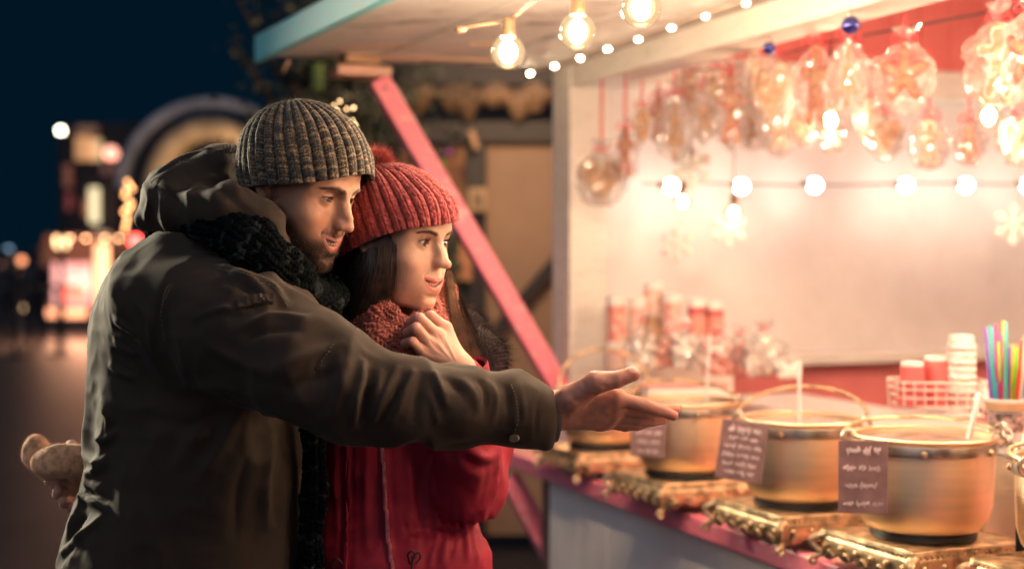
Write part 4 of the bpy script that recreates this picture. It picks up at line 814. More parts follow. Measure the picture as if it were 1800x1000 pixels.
# ------------------------------------------------------------ heads, sculpted in their own space: x forward, y to the left, z up, eyes at z = 0
def head_fn(g):
    m = g['male']; s = SD(); A = s.add; B = s.sub
    A(ell((-.014, 0, .034), (.090, .074, .078)))
    A(ell((.026, 0, -.012), (.060, .0585 if m else .056, .082)), .03)
    A(ell((.030, 0, -.060), (.050, .047 if m else .041, .046)), .02)
    for y in (-1, 1):
        jw = .053 if m else .046
        A(chain([(-.012, y * .062, -.025), (-.004, y * jw, -.068), (.042, y * .030, -.098), (.070, y * .010, -.1065)],
                [.012, .012 if m else .011, .0115, .010], .01), .03)
        A(ell((.048, y * .039, -.031), (.028, .020, .020), rotm(0, 0, y * 35)), .028)      # cheekbone
        A(ell((.050, y * .029, -.060), (.027, .021, .032)), .026)
        A(ell((.040, y * .045, .018), (.024, .012, .026), rotm(0, 0, y * 25)), .025)                            # cheek
    cz = -.1075 if m else -.1035
    A(ell((.0775 if m else .071, 0, cz + .004), (.0155, .021 if m else .0155, .0150)), .014)  # chin
    # brow and forehead
    A(ell((.045, 0, .044), (.038, .054, .036)), .03)
    bz = .0165 if m else .020
    for y in (-1, 1):
        A(chain([(.084 if m else .0785, y * .012, bz), (.078 if m else .075, y * .030, bz + .003), (.058, y * .049, bz - .003)], [.0075 if m else .006, .007 if m else .0055, .006], .006), .014)
    # sockets
    for y in (-1, 1):
        B(ell((.093, y * .030, .0005), (.0165, .0185, .0115), rotm(0, 0, y * 12)), .012)
        B(ell((.094, y * .016, -.004), (.012, .008, .012)), .012)
    # muzzle
    A(ell((.072, 0, -.070), (.0215, .029, .027)), .02)
    # nose
    nl = .0 if m else -.003
    tip = (.1130, -.0345) if m else (.1120, -.0300)
    A(chain([(.084 if m else .0815, 0, .014), (.0950 if m else .0885, 0, -.006), (.106 if m else .0985, 0, -.022), (tip[0] - .004, 0, tip[1])],
            [.0060, .0054 if m else .0046, .0060 if m else .0050, .0070 if m else .0060], .004), .010)
    A(ell((tip[0] - .0045, 0, tip[1] - .001), (.0078 if m else .0066, .0070 if m else .0056, .0062 if m else .0054)), .009)
    for y in (-1, 1):
        A(ell((tip[0] - .0145, y * (.0104 if m else .0086), tip[1] - .0020), (.0100 if m else .0086, .0046 if m else .0038, .0060 if m else .0052), rotm(0, 12, y * 12)), .011)
        A(ell((.088, y * .0055, -.018), (.012, .0050 if m else .0035, .014)), .010)
    for y in (-1, 1):
        B(ell((tip[0] - .0135, y * (.0066 if m else .0055), tip[1] - (.0125 if m else .0105)), (.0055, .0027, .0036), rotm(0, -8, y * 18)), .0022)
        B(chain([(tip[0] - .022, y * .0185, tip[1] + .000), (.087, y * .0240, -.050), (.083, y * .0280, -.056)], [.0006, .0008, .0001] if m else [.0003, .0004, .0001], .002), .010 if m else .006)  # smile fold
    # mouth: x of the lip line follows the muzzle
    mz = -.070; op = g['open']; w = .0272 if m else .0300
    def lipx(y, f): return f - 14.5 * y * y
    ys = np.linspace(-w, w, 9); cur = g.get('smile', .004)
    def lift(y): return cur * (y / w) ** 2
    f0 = .0932 if m else .0888
    up = [(lipx(y, f0) + (.0012 if abs(y) < w * .5 else 0), y, mz + op * .5 * (1 - (y / w) ** 2) + .0028 * (1 - (y / w) ** 2) + lift(y) + (-.0006 if abs(y) < .002 else 0)) for y in ys]
    ur = [(.0012 + (.0028 if not m else .0015) * (1 - (y / w) ** 2)) for y in ys]
    lo = [(lipx(y, f0 - .0022), y, mz - op * .5 * (1 - (y / w) ** 2) - .0036 * (1 - (y / w) ** 2) + lift(y)) for y in ys]
    lr = [(.0012 + (.0035 if not m else .0028) * (1 - (y / w) ** 2)) for y in ys]
    A(ell((f0 - .013, 0, mz - op * .5 - .012), (.0125, .020, .0095)), .008)      # under the lower lip
    # cavity
    if op > 0:
        def cav(p):
            y = p[:, 1] / (w * .93); e = np.clip(1 - y * y, 0, 1)
            zc = mz + cur * np.clip(y, -1.2, 1.2) ** 2
            d = np.abs(p[:, 2] - zc) - (op * .5 + .0012) * e
            return np.maximum(np.maximum(d, (np.abs(y) - 1) * w), .070 - p[:, 0])
        s.sub(cav, .003)
    A(chain(up, ur, .001), .0038); A(chain(lo, lr, .001), .0034)
    B(cone((.1015, 0, tip[1] - .014), (.0985 if m else .0955, 0, mz + .0085 + op * .5), .0018, .0022), .005)   # philtrum
    B(ell((.0945 if m else .0905, 0, mz - .0175 - op * .5), (.005, .014, .0028)), .010)
    # eyes
    for y in (-1, 1):
        e = np.array([g['ex'], y * .0310, 0.0]); R = .0121
        ax = rotm(0, 0, y * 10)
        a, b = g['lid']
        def apert(p, e=e, a=a, b=b, y=y):
            q = p - e; u = q[:, 1] / .0138; k = np.clip(1 - u * u, -1, 1); tl = .10 * q[:, 1] * y
            return np.maximum(np.maximum(q[:, 2] - tl - a * k, -(q[:, 2] - tl) - b * k), (np.abs(u) - 1) * .0138)
        def lids(p, e=e, ap=apert):
            d = np.abs(np.linalg.norm(p - e, axis=1) - (R + .0014)) - .0012
            return np.maximum(np.maximum(d, -ap(p)), e[0] - .002 - p[:, 0])
        s.sub(ell(e, (R + .0006,) * 3), .001)
        s.add(lids, .0045)
        def opn(p, e=e, ap=apert): return np.maximum(np.maximum(ap(p), np.linalg.norm(p - e, axis=1) - .024), e[0] + .001 - p[:, 0])
        s.sub(opn, .0008)
        if 1: s.sub(chain([(e[0] + .0135, e[1] - y * .0085, a + .0030), (e[0] + .0150, e[1], a + .0052), (e[0] + .0095, e[1] + y * .0115, a + .0034)], [.0006, .0008, .0006], .001), .0028)  # lid crease
    # ears
    for y in (() if g.get('noear') else (-1, 1)):
        A(chain([(-.004, y * .070, -.022), (-.008, y * .075, -.012), (-.012, y * .080, .006), (-.020, y * .083, .018), (-.030, y * .084, .016), (-.034, y * .082, .002), (-.026, y * .078, -.014), (-.014, y * .073, -.028), (-.006, y * .070, -.026)],
                [.0045, .003, .003, .0035, .0035, .0035, .0035, .0055, .004], .002), .004)
        A(ell((-.017, y * .074, -.004), (.013, .004, .018), rotm(0, 0, -y * 18)), .005)
    # neck
    nk = g['neck']
    A(chain([(-.022, 0, -.04), (-.034 + nk[0] * .5, nk[1] * .5, -.11), (-.045 + nk[0], nk[1], -.19)], [.052 if m else .045, .052 if m else .043, .060 if m else .048], .02), .02)
    return s
def lerp(a, b, t): return a + (b - a) * t[:, None]
def band(x, a, b): 
    t = np.clip((x - a) / (b - a), 0, 1); return t * t * (3 - 2 * t)
def head_cols(g, V):
    """real colour of the skin: lips, beard shadow, flush, brows, make-up"""
    m = g['male']; x, y, z = V.T; base = np.array(g['skin']); C = np.tile(base, (len(V), 1))
    n = vnoise(V, 60) * .5 + vnoise(V, 160) * .5
    C *= (.88 + .24 * n)[:, None]
    n2 = vnoise(V, 34)
    red = np.array([.52, .17, .11]) if m else np.array([.60, .24, .17])
    t = np.exp(-(((np.abs(y) - .036) / .017) ** 2 + ((z + .036) / .017) ** 2)) * (x > .02) * .35
    t = np.maximum(t, np.exp(-((y / .014) ** 2 + ((z + .036) / .012) ** 2 + ((x - .11) / .014) ** 2)) * .40)
    C = lerp(C, red, t * (.6 + .6 * n2))
    mz = -.070; w = .0272 if m else .0300; op = g['open']; cur = g.get('smile', .004)
    k = np.clip(1 - (y / w) ** 2, 0, 1); zc = mz + cur * (1 - k)
    uz = zc + (op * .5 + .0062 + (.0008 if m else .0016)) * np.sqrt(k); lz = zc - (op * .5 + .0086) * np.sqrt(k)
    lip = band(z, lz - .0006, lz + .0006) * (1 - band(z, uz - .0006, uz + .0006)) * (np.abs(y) < w) * (x > .068)
    if m:
        # beard shadow, thick on the jaw, chin and upper lip
        line = -.030 - .030 * band(x, .010, .075)           # upper edge of the cheek beard
        be = band(line - z + (n - .5) * .010, -.010, .012) * band(z, -.135, -.112)
        be = np.maximum(be, np.exp(-(((z + .0565) / .0075) ** 2)) * (np.abs(y) < .032) * (x > .07) * .75)
        be *= 1 - .55 * np.exp(-(((z + .088) / .005) ** 2 + ((np.abs(y) - .020) / .010) ** 2)) * (x > .06)
        be *= 1 - .5 * np.exp(-(((np.abs(y) - .040) / .012) ** 2 + ((z + .060) / .012) ** 2))
        side = np.exp(-((x - .002) / .010) ** 2) * band(z, -.07, -.03) * band(.045 - z, 0, .02)
        be = np.clip(np.maximum(be, side * .8), 0, 1)
        C = lerp(C, np.array([.060, .028, .018]), be * .86)
    C = lerp(C, np.array([.47, .17, .13]) if m else np.array([.50, .125, .11]), np.clip(lip, 0, 1) * (.72 if m else .85))
    inner = (np.abs(z - zc) < (op * .5 + .0002) * k) & (x < .0885) & (x > .05) & (np.abs(y) < w * .95)
    C[inner] = np.array([.10, .02, .018])
    e = np.array([g['ex'], .031, 0]); q = np.stack([x, np.abs(y), z], 1) - e; d = np.linalg.norm(q, axis=1)
    rim = np.exp(-((d - .0142) / .0035) ** 2) * (x > e[0])
    a, b = g['lid']; kk = np.clip(1 - (q[:, 1] / .0138) ** 2, 0, 1)
    up = np.exp(-((q[:, 2] - a * kk - .0005) / .0012) ** 2) * (np.abs(q[:, 1]) < .015); lw = np.exp(-((q[:, 2] + b * kk) / .0010) ** 2) * (np.abs(q[:, 1]) < .014)
    C = lerp(C, np.array([.05, .02, .015]), np.clip(rim * (up + (0.25 if m else .6) * lw), 0, 1) * (.7 if m else 1))
    if not m:
        sh = np.exp(-(((q[:, 2] - .006) / .006) ** 2 + ((q[:, 1] - .002) / .015) ** 2)) * (x > .05)
        C = lerp(C, np.array([.16, .07, .05]), sh * .62)
    # brow shadow under the hairs
    bx, bzz = brow_curve(m)
    pts = np.stack([np.zeros(len(bx)), bx, bzz], 1)
    Q2 = np.stack([np.zeros(len(V)), np.abs(y), z], 1); dd, tt = pdist(Q2, pts)
    th = (.0044 if m else .0038) * (1 - .55 * tt)
    C = lerp(C, np.array([.07, .035, .022]), (1 - band(dd, th * .5, th * 1.15)) * (x > .045) * (.50 if m else .60))
    return C
def brow_curve(m):
    t = np.linspace(0, 1, 12)
    if m: return .0115 + .040 * t, .0155 + .0065 * np.sin(t * 2.2) - .006 * t ** 2
    return .0145 + .036 * t, .0172 + .0058 * np.sin(t * 2.3) - .0048 * t ** 2
def eyeball(g, sgn, gaze):
    """eyeball with its iris coloured by angle from the gaze, pushed out a little at the cornea"""
    n = 40; prof = [(math.sin(a), -math.cos(a)) for a in np.linspace(0, math.pi, n)]
    t = MB().lathe([(max(r, 0), z) for r, z in prof], n=40); V = np.concatenate(t.V)
    z = V[:, 2]; ang = np.degrees(np.arccos(np.clip(z, -1, 1)))
    C = np.tile([.42, .34, .29], (len(V), 1)); C[(ang < 32)] = [.03, .015, .010]; C[(ang < 29)] = g['iris']; C[ang < 12] = [.004, .003, .003]
    vein = vnoise(V * 1.0, 9); C = lerp(C, np.array([.55, .25, .2]), band(ang, 50, 85) * .5)
    V = V * (.0121 + .0007 * np.exp(-(ang / 24) ** 2))[:, None]
    gz = np.array(gaze, float); gz /= np.linalg.norm(gz); up = np.array([0, 0, 1.]); a = np.cross(up, gz); a /= np.linalg.norm(a); b = np.cross(gz, a)
    V = V @ np.stack([a, b, gz], 0) + np.array([g['ex'], sgn * .031, 0])
    return V, t.F, C

def mat_skin():
    m, N, L, b = newmat('skin')
    at = N.new('ShaderNodeAttribute'); at.attribute_name = 'Col'; L.new(at.outputs['Color'], b.inputs['Base Color'])
    b.inputs['Roughness'].default_value = .5; b.inputs['Specular IOR Level'].default_value = .34
    b.inputs['Subsurface Weight'].default_value = .12; b.inputs['Subsurface Radius'].default_value = (1, .35, .2); b.inputs['Subsurface Scale'].default_value = .006
    tc = N.new('ShaderNodeTexCoord'); n1 = N.new('ShaderNodeTexNoise'); n1.inputs['Scale'].default_value = 420; n1.inputs['Detail'].default_value = 4
    L.new(tc.outputs['Object'], n1.inputs['Vector']); bp = N.new('ShaderNodeBump'); bp.inputs['Strength'].default_value = .38; bp.inputs['Distance'].default_value = .0007
    n2 = N.new('ShaderNodeTexNoise'); n2.inputs['Scale'].default_value = 90; L.new(tc.outputs['Object'], n2.inputs['Vector'])
    mr = N.new('ShaderNodeMapRange'); mr.inputs['To Min'].default_value = .42; mr.inputs['To Max'].default_value = .66; L.new(n2.outputs['Fac'], mr.inputs['Value']); L.new(mr.outputs[0], b.inputs['Roughness'])
    L.new(n1.outputs['Fac'], bp.inputs['Height']); L.new(bp.outputs[0], b.inputs['Normal'])
    return m
def mat_vcol(name, rough=.5, spec=.5, coat=0, var=.15, vs=300, sheen=0):
    return pmat(name, (1, 1, 1), rough, var=var, vs=vs, spec=spec, vcol=True, coat=coat, sheen=sheen)
SKIN = mat_skin(); EYE = mat_vcol('eye', .12, .6, 1, .02); TEETH = pmat('teeth', (.82, .76, .66), .25, var=.05)
HAIR_D = pmat('dark_hair', (.022, .012, .009), .38, var=.3, vs=50, spec=.6)
HAIR_B = pmat('beard_hair', (.035, .017, .010), .5, var=.3, vs=80)

def build_head(g, X, root, base):
    """X: 4x4 head space -> world. returns body verts/faces/cols; adds eyes, teeth, brows, lashes as children of root"""
    R = X[:3, :3]; T = X[:3, 3]
    W = lambda V: np.asarray(V) @ R.T + T
    fn = head_fn(g)
    V, Q = sculpt(fn, (-.125, -.098, -.20), (.128, .098, .125), g.get('h', .0014))
    V = smoothmesh(V, Q, 1, .35); N = vnormals(V, Q); C = head_cols(g, V)
    m = g['male']; rs = np.random.RandomState(3)
    for sg in (-1, 1):
        ev, ef, ec = eyeball(g, sg, g['gaze'])
        o = mesh_obj('eye', W(ev) - base, ef, EYE, root, True, ec)
    # teeth
    tb = MB()
    for row in (0, 1):
        if row and not m: pass
        for k in range(-3, 3):
            y = (k + .5) * (.0062 if not row else .0052); x = (.0888 if m else .0858) - 12 * y * y
            hh = (.0074 if abs(k + .5) < 1 else .0066) if not row else .006
            zt = -.070 + g['open'] * .5 + .0008 - hh / 2 + g.get('smile', .004) * .6 * (y / .025) ** 2 if not row else -.070 - g['open'] * .5 - .0025 + g.get('smile', .004) * .6 * (y / .025) ** 2
            tb.box((x - row * .0025, y, zt), (.005, .0059 if not row else .005, hh), rotm(0, 0, -math.degrees(math.atan(26 * y))), bev=.0014)
    tb.V = [W(v) - base for v in tb.V]; tb.obj('teeth', TEETH, root, True)
    def onsurf(sel, n):
        i = rs.choice(np.where(sel)[0], n); return V[i] + rs.randn(n, 3) * .0005, N[i]
    # brows
    bx, bz = brow_curve(m); SV = []; SQ = []; off = 0
    def addst(v, q):
        nonlocal off
        SV.append(v); SQ.append(q + off); off += len(v)
    dd, tt = pdist(np.stack([np.zeros(len(V)), np.abs(V[:, 1]), V[:, 2]], 1), np.stack([np.zeros(12), bx, bz], 1))
    sel = (dd < (.0040 if m else .0030) * (1 - .5 * tt)) & (V[:, 0] > .045) & (N[:, 0] > -.2)
    p, nn = onsurf(sel, 700 if m else 800); sg = np.sign(p[:, 1:2])
    d = np.concatenate([-.3 + 0 * sg, sg * 1.0, .25 + 0 * sg], 1) + nn * .25 + rs.randn(len(p), 3) * .14; d /= np.linalg.norm(d, axis=1)[:, None]
    addst(*strands(p, d, (.0075 if m else .0055) * (.6 + .6 * rs.rand(len(p))), .00035, rs=rs))
    # lashes
    a, b = g['lid']
    for sg in (-1, 1):
        e = np.array([g['ex'], sg * .031, 0])
        for top, cnt, LL in ((1, 90, .0085 if not m else .005), (0, 45, .004 if not m else .003)):
            u = np.linspace(-.93, .97, cnt); yy = u * .0138; kk = 1 - u * u; tl = .10 * yy * sg
            zz = tl + (a * kk if top else -b * kk); xx = np.sqrt(np.maximum(.0134 ** 2 - yy ** 2 - zz ** 2, 1e-6))
            p = e + np.stack([xx, yy, zz], 1); d = np.stack([.75 + 0 * yy, yy / .0138 * .55, (.45 if top else -.5) + 0 * yy], 1) + rs.randn(cnt, 3) * .10
            d /= np.linalg.norm(d, axis=1)[:, None]; bend = np.tile([0, 0, .5 if top else -.2], (cnt, 1))
            addst(*strands(p, d, LL * (.7 + .4 * rs.rand(cnt)), .0004 if m else .00055, bend=bend, rs=rs))
    mesh_obj('eyebrows', W(np.concatenate(SV)) - base, np.concatenate(SQ), HAIR_D, root)
    if m:
        x, y, z = V.T
        line = -.032 - .030 * band(x, .010, .075)
        wgt = band(line - z, -.006, .026) * band(z, -.140, -.118) * (x > -.01)
        ml = np.exp(-(((z + .0565) / .006) ** 2)) * (np.abs(y) < .030) * (x > .07); wgt = np.maximum(wgt, ml)
        k = np.clip(1 - (y / .0265) ** 2, 0, 1); op = g['open']
        inlip = (z > -.070 + g['smile'] * (1 - k) - (op * .5 + .0095) * np.sqrt(k) - .001) & (z < -.070 + g['smile'] * (1 - k) + (op * .5 + .0072) * np.sqrt(k) + .001) & (np.abs(y) < .0265) & (x > .066)
        wgt = wgt * ~inlip; wgt = np.maximum(wgt, np.exp(-((x - .002) / .008) ** 2) * (z < .03) * (z > -.05) * (np.abs(y) > .05) * .6)
        i = rs.choice(len(V), 20000, p=wgt / wgt.sum()); p = V[i] + rs.randn(len(i), 3) * .0006; nn = N[i]
        d = nn * .55 + np.stack([np.where(z[i] < -.085, .30, .12), 0 * y[i], -.9 + 0 * y[i]], 1) + rs.randn(len(i), 3) * .28; d /= np.linalg.norm(d, axis=1)[:, None]
        v, q = strands(p - nn * .0003, d, (.0020 + .0038 * rs.rand(len(i))), .00036, seg=2, rs=rs)
        mesh_obj('beard', W(v) - base, q, HAIR_B, root)
    return W(V), Q, C
def headX(px, py, D, yaw, pitch, roll=0, scale=1.0):
    """head frame: eye-level centre seen at px, py; yaw from facing +x"""
    R = rotm(0, 0, yaw) @ rotm(0, pitch, 0) @ rotm(roll, 0, 0)
    X = np.eye(4); X[:3, :3] = R * scale; X[:3, 3] = P(px, py, D); return X
G_MAN = dict(male=True, open=.0090, smile=.0110, ex=.0685, lid=(.0034, .0026), gaze=(1, .08, -.14), iris=(.05, .025, .012), skin=(.50, .27, .18), neck=(-.02, 0))
G_WOM = dict(male=False, open=.0088, smile=.0105, ex=.0665, lid=(.0048, .0034), gaze=(1, .16, -.16), iris=(.028, .013, .007), skin=(.58, .345, .245), neck=(-.02, 0))
# ------------------------------------------------------------ cloth, knitting, hair for the couple
def surf_pts(V, px, dmin=True, rad=7):
    """points of the surface V seen at these places of the photograph, nearest first"""
    pj = proj(V); out = []
    for q in px:
        d = np.hypot(pj[:, 0] - q[0], pj[:, 1] - q[1]); i = np.where(d < rad)[0]
        if len(i) == 0: i = np.array([np.argmin(d)])
        out.append(V[i[np.argmin(V[i, 1])]])
    return np.array(out)
def fold(V, N, px, amp, w, asym=0.0):
    pts = spline(surf_pts(V, px), 14); d, t = pdist(V, pts)
    e = np.sin(np.clip(t, 0, 1) * math.pi) ** .6
    prof = np.exp(-(d / w) ** 1.5) - .45 * np.exp(-(d / (2.3 * w)) ** 2)
    return N * (amp * prof * e)[:, None]
def knit_grid(fr, nu, nv, ribs, rows, amp, st, closeu=True, colf=None, seed=1, tile=None):
    """fr(u, v) -> points, normals; u around, v along. ribs and V shaped stitches are real relief"""
    u = np.linspace(0, 1, nu, endpoint=not closeu); v = np.linspace(0, 1, nv)
    U, Vv = np.meshgrid(u, v, indexing='ij'); U = U.ravel(); Vv = Vv.ravel()
    Pn, Nn = fr(U, Vv)
    rn = vnoise(Pn, 45); ph = U * ribs + (rn - .5) * .10; c = ph - np.floor(ph); x = (c - .5) * 2
    rib = np.sqrt(np.clip(1 - x * x, 0, 1)) - .5
    col = np.floor(ph); row = Vv * rows + np.abs(x) * .85 + .37 * col
    sv = row - np.floor(row); stitch = np.sqrt(np.clip(1 - (2 * sv - 1) ** 2, 0, 1)) * np.where(np.abs(x) < .12, .25, 1)
    k = np.floor(row) * 7.13 + col * 3.71; hsh = np.mod(np.abs(np.sin(k * 12.9898 + seed)) * 43758.5, 1)
    f = amp * rib + st * (stitch - .5) + (vnoise(Pn, 260) - .5) * st * 1.1 + (vnoise(Pn, 30) - .5) * amp * .6
    Pn = Pn + Nn * f[:, None]
    I = np.arange(nu * nv).reshape(nu, nv); A = I if not closeu else np.vstack([I, I[:1]])
    Q = np.stack([A[:-1, :-1], A[1:, :-1], A[1:, 1:], A[:-1, 1:]], -1).reshape(-1, 4)
    C = colf(hsh, rib, stitch, Pn) if colf else None
    return Pn, Q, C
def fdnormals(fn, U, V, e=2e-3):
    a = fn(U + e, V) - fn(U - e, V); b = fn(U, V + e) - fn(U, V - e); n = np.cross(a, b); return n / (np.linalg.norm(n, axis=1)[:, None] + 1e-12)
def beanie(root, base, frame, rx, ry, H, bulge, lean, colf, ribs, label, fuzz, fcol, seed=1, dip=0, nu=760, nv=190, rows=46, amp=.0034, st=.0016, top=.35, hf=None):
    R, T = frame
    def sh(U, V):
        th = U * 2 * math.pi; vv = np.clip(V, 0, 1); s = vv
        a = s * math.pi / 2; r = np.cos(a) ** .74; z = np.sin(a) ** .95
        r = r * (1 + bulge * np.sin(np.pi * np.clip(s * 1.25, 0, 1))) ; r = np.maximum(r, 0)
        x = r * rx * np.cos(th) + lean[0] * z ** 1.5; y = r * ry * np.sin(th) + lean[1] * z ** 1.5
        zz = H * z - dip * np.cos(th) * (1 - z) * -1 + .004 * np.sin(th * 3 + seed) * (1 - z)
        return np.stack([x, y, zz], 1)
    def fr(U, V):
        p = sh(U, V); n = fdnormals(sh, U, np.clip(V, .004, .985))
        c = np.array([lean[0] * .4, lean[1] * .4, H * .3]); n *= np.sign(((p - c) * n).sum(1))[:, None] + 1e-9
        if hf is not None:
            for _ in range(2):
                w = p @ R.T + T; X = hf[1]; l = (w - X[:3, 3]) @ np.linalg.inv(X[:3, :3]).T; d = hf[0](l); p = p + n * np.maximum(.0085 - d, 0)[:, None]
        return p, n
    V, Q, C = knit_grid(fr, nu, nv, ribs, rows, amp, st, True, colf, seed)
    # inner turn of the brim
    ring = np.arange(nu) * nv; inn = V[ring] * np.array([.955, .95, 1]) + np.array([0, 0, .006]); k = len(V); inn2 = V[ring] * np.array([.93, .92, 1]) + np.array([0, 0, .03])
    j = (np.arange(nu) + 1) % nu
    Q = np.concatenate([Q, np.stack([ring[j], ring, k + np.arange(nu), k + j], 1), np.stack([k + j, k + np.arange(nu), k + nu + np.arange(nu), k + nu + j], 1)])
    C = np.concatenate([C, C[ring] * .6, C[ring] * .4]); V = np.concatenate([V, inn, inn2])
    W = V @ R.T + T
    o = mesh_obj('beanie', W - base, Q, KNIT, root, True, C); 
    if label: o['label'] = label
    N = vnormals(W, Q); rs = np.random.RandomState(seed); i = rs.choice(nu * nv, fuzz)
    i = i[np.linalg.norm(V[i, :2], axis=1) > .004]
    d = N[i] * .8 + rs.randn(len(i), 3) * .7; d /= np.linalg.norm(d, axis=1)[:, None]
    v, q = strands(W[i], d, .0025 + .0045 * rs.rand(len(i)), .00022, seg=3, bend=rs.randn(len(i), 3) * .6, rs=rs)
    cc = np.repeat(C[i] * fcol, 8, axis=0); mesh_obj('wool_fuzz', v - base, q, KNIT, o, False, cc)
    return o
def knit_tube(name, root, base, pts, rad, nrm, colf, wrap=8, rows=60, nu=96, amp=.003, st=.002, seed=1, flat=.55, fuzz=2500, mat=None, twist=0.0, nvm=3.2, close=False, fc=1.2):
    """a knitted band: flattened tube along a spline; nrm = direction of its thin side"""
    n = 60; sp = spline(pts, n) if not close else spline(list(pts) + [pts[0]], n); T = np.gradient(sp, axis=0)
    if close: T[0] = T[-1] = sp[1] - sp[-2]
    T /= np.linalg.norm(T, axis=1)[:, None]
    rr = np.interp(np.linspace(0, 1, n), np.linspace(0, 1, len(rad)), rad)
    nm = np.array(nrm, float); nm = nm if nm.ndim == 2 else np.tile(nm, (2, 1))
    NN = np.stack([np.interp(np.linspace(0, 1, n), np.linspace(0, 1, len(nm)), nm[:, k]) for k in range(3)], 1)
    NN -= T * (NN * T).sum(1)[:, None]; NN /= np.linalg.norm(NN, axis=1)[:, None]; B = np.cross(T, NN)
    def sh(U, V):
        t = np.clip(V, 0, 1) * (n - 1); i = np.minimum(t.astype(int), n - 2); f = (t - i)[:, None]
        g = lambda A: A[i] * (1 - f) + A[i + 1] * f
        a = U * 2 * math.pi + twist * V; r = (rr[i] * (1 - f[:, 0]) + rr[i + 1] * f[:, 0])
        if not close:
            en = np.clip(np.minimum(V, 1 - V) / .012, 0, 1) ** .5; r = r * en
        wob = 1 + .10 * np.sin(V * 23 + seed) + .07 * np.sin(V * 51 + 2 * seed + 3 * a)
        return g(sp) + g(B) * (np.cos(a) * r * wob)[:, None] + g(NN) * (np.sin(a) * r * flat * wob)[:, None]
    def fr(U, V):
        p = sh(U, V); nn = fdnormals(sh, U, np.clip(V, .002, .998)); 
        t = np.clip(V, 0, 1) * (n - 1); c = sp[np.round(t).astype(int)]; nn *= np.sign(((p - c) * nn).sum(1))[:, None] + 1e-9; return p, nn
    L = np.linalg.norm(np.diff(sp, axis=0), axis=1).sum(); nv = int(L / .0013 / 1.15)
    V, Q, C = knit_grid(fr, nu, nv, wrap, rows, amp, st, True, colf, seed)
    o = mesh_obj(name, V - base, Q, mat or KNIT, root, True, C)
    if fuzz:
        rs = np.random.RandomState(seed); N = vnormals(V, Q); i = rs.choice(len(V), fuzz); d = N[i] + rs.randn(len(i), 3) * .6; d /= np.linalg.norm(d, axis=1)[:, None]
        v, q = strands(V[i], d, .002 + .004 * rs.rand(len(i)), .00022, seg=3, bend=rs.randn(len(i), 3) * .6, rs=rs)
        mesh_obj('wool_fuzz', v - base, q, mat or KNIT, o, False, np.repeat(C[i] * fc, 8, axis=0))
    return o
KNIT_D = mat_vcol('dark_wool', .95, .03, 0, .25, 700, sheen=0)
KNIT = mat_vcol('wool', .85, .2, 0, .25, 700, sheen=.25)
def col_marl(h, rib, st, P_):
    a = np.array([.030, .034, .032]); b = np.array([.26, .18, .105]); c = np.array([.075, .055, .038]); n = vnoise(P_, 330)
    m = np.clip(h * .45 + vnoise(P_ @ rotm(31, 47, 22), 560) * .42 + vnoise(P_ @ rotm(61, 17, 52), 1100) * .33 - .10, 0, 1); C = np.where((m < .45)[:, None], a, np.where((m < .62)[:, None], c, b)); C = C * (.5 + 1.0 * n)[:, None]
    return C * (.75 + .4 * (rib + .5))[:, None]  # shade between the ribs painted into the wool colour
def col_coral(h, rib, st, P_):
    C = np.array([.37, .066, .066]) * (.80 + .35 * h)[:, None] * (.7 + .6 * vnoise(P_, 300))[:, None]; return C * (.7 + .4 * (rib + .5))[:, None]  # rib grooves tinted darker, shade put into the colour
def col_scarf(h, rib, st, P_):
    C = np.array([.37, .092, .066]) * (.80 + .35 * h)[:, None] * (.7 + .6 * vnoise(P_, 300))[:, None]; return C
def col_char(h, rib, st, P_):
    C = np.array([.0045, .0060, .0070]) * (.6 + .9 * h)[:, None] * (.5 + 1.0 * vnoise(P_, 300))[:, None]; return C + (h > .86)[:, None] * np.array([.014, .016, .016])

def hand_sdf(wrist, w_r, mcps, fingers, thumb, fr, tr, palm_r, arm=None, k=.012):
    """mcps: knuckle points; fingers: joints after the knuckle; every finger keeps its own surface"""
    s = SD(); s.add(chain([arm, wrist] if arm is not None else [wrist, wrist + 1e-4], [w_r * 1.05, w_r]), 0)
    for i, m in enumerate(mcps):
        base_ = wrist * .80 + m * .20 + (np.mean(mcps, 0) - wrist) * .02
        s.add(chain([base_, m], [palm_r * .95, palm_r * (.80 if i < 3 else .70)]), .014)
    s.add(chain([wrist, thumb[0], thumb[1]], [w_r * .72, tr[0], tr[1]], .006), k)
    fs = []
    for i, (m, f) in enumerate(zip(mcps, fingers)):
        r0 = fr[i]; fs.append(chain([m] + list(f), [r0 * 1.03, r0, r0 * .88, r0 * .74][:len(f) + 1], .0015))
    fs.append(chain(thumb[1:], tr[1:], .002))
    def f(p):
        d = s(p); g = None
        for q in fs:
            v = q(p); g = v if g is None else smin(g, v, .0012)
        return smin(d, g, .006)
    return f
def skin_cols(V, base, red, tips, nails=(), s=50):
    n = vnoise(V, s) * .6 + vnoise(V, 170) * .4; C = np.tile(base, (len(V), 1)) * (.86 + .28 * n)[:, None]
    for t in tips: C = lerp(C, np.array(red), np.exp(-(np.linalg.norm(V - t, axis=1) / .013) ** 2) * .55)
    for (c, r) in nails:
        C = lerp(C, np.array([.62, .36, .30]), 1 - band(np.linalg.norm(V - c, axis=1), r * .8, r))
    return C
def join_body(parts, root, base, name='body'):
    V = []; Q = []; C = []; k = 0
    for v, q, c in parts: V.append(v - base); Q.append(q + k); C.append(c); k += len(v)
    return mesh_obj(name, np.concatenate(V), np.concatenate(Q), SKIN, root, True, np.concatenate(C))
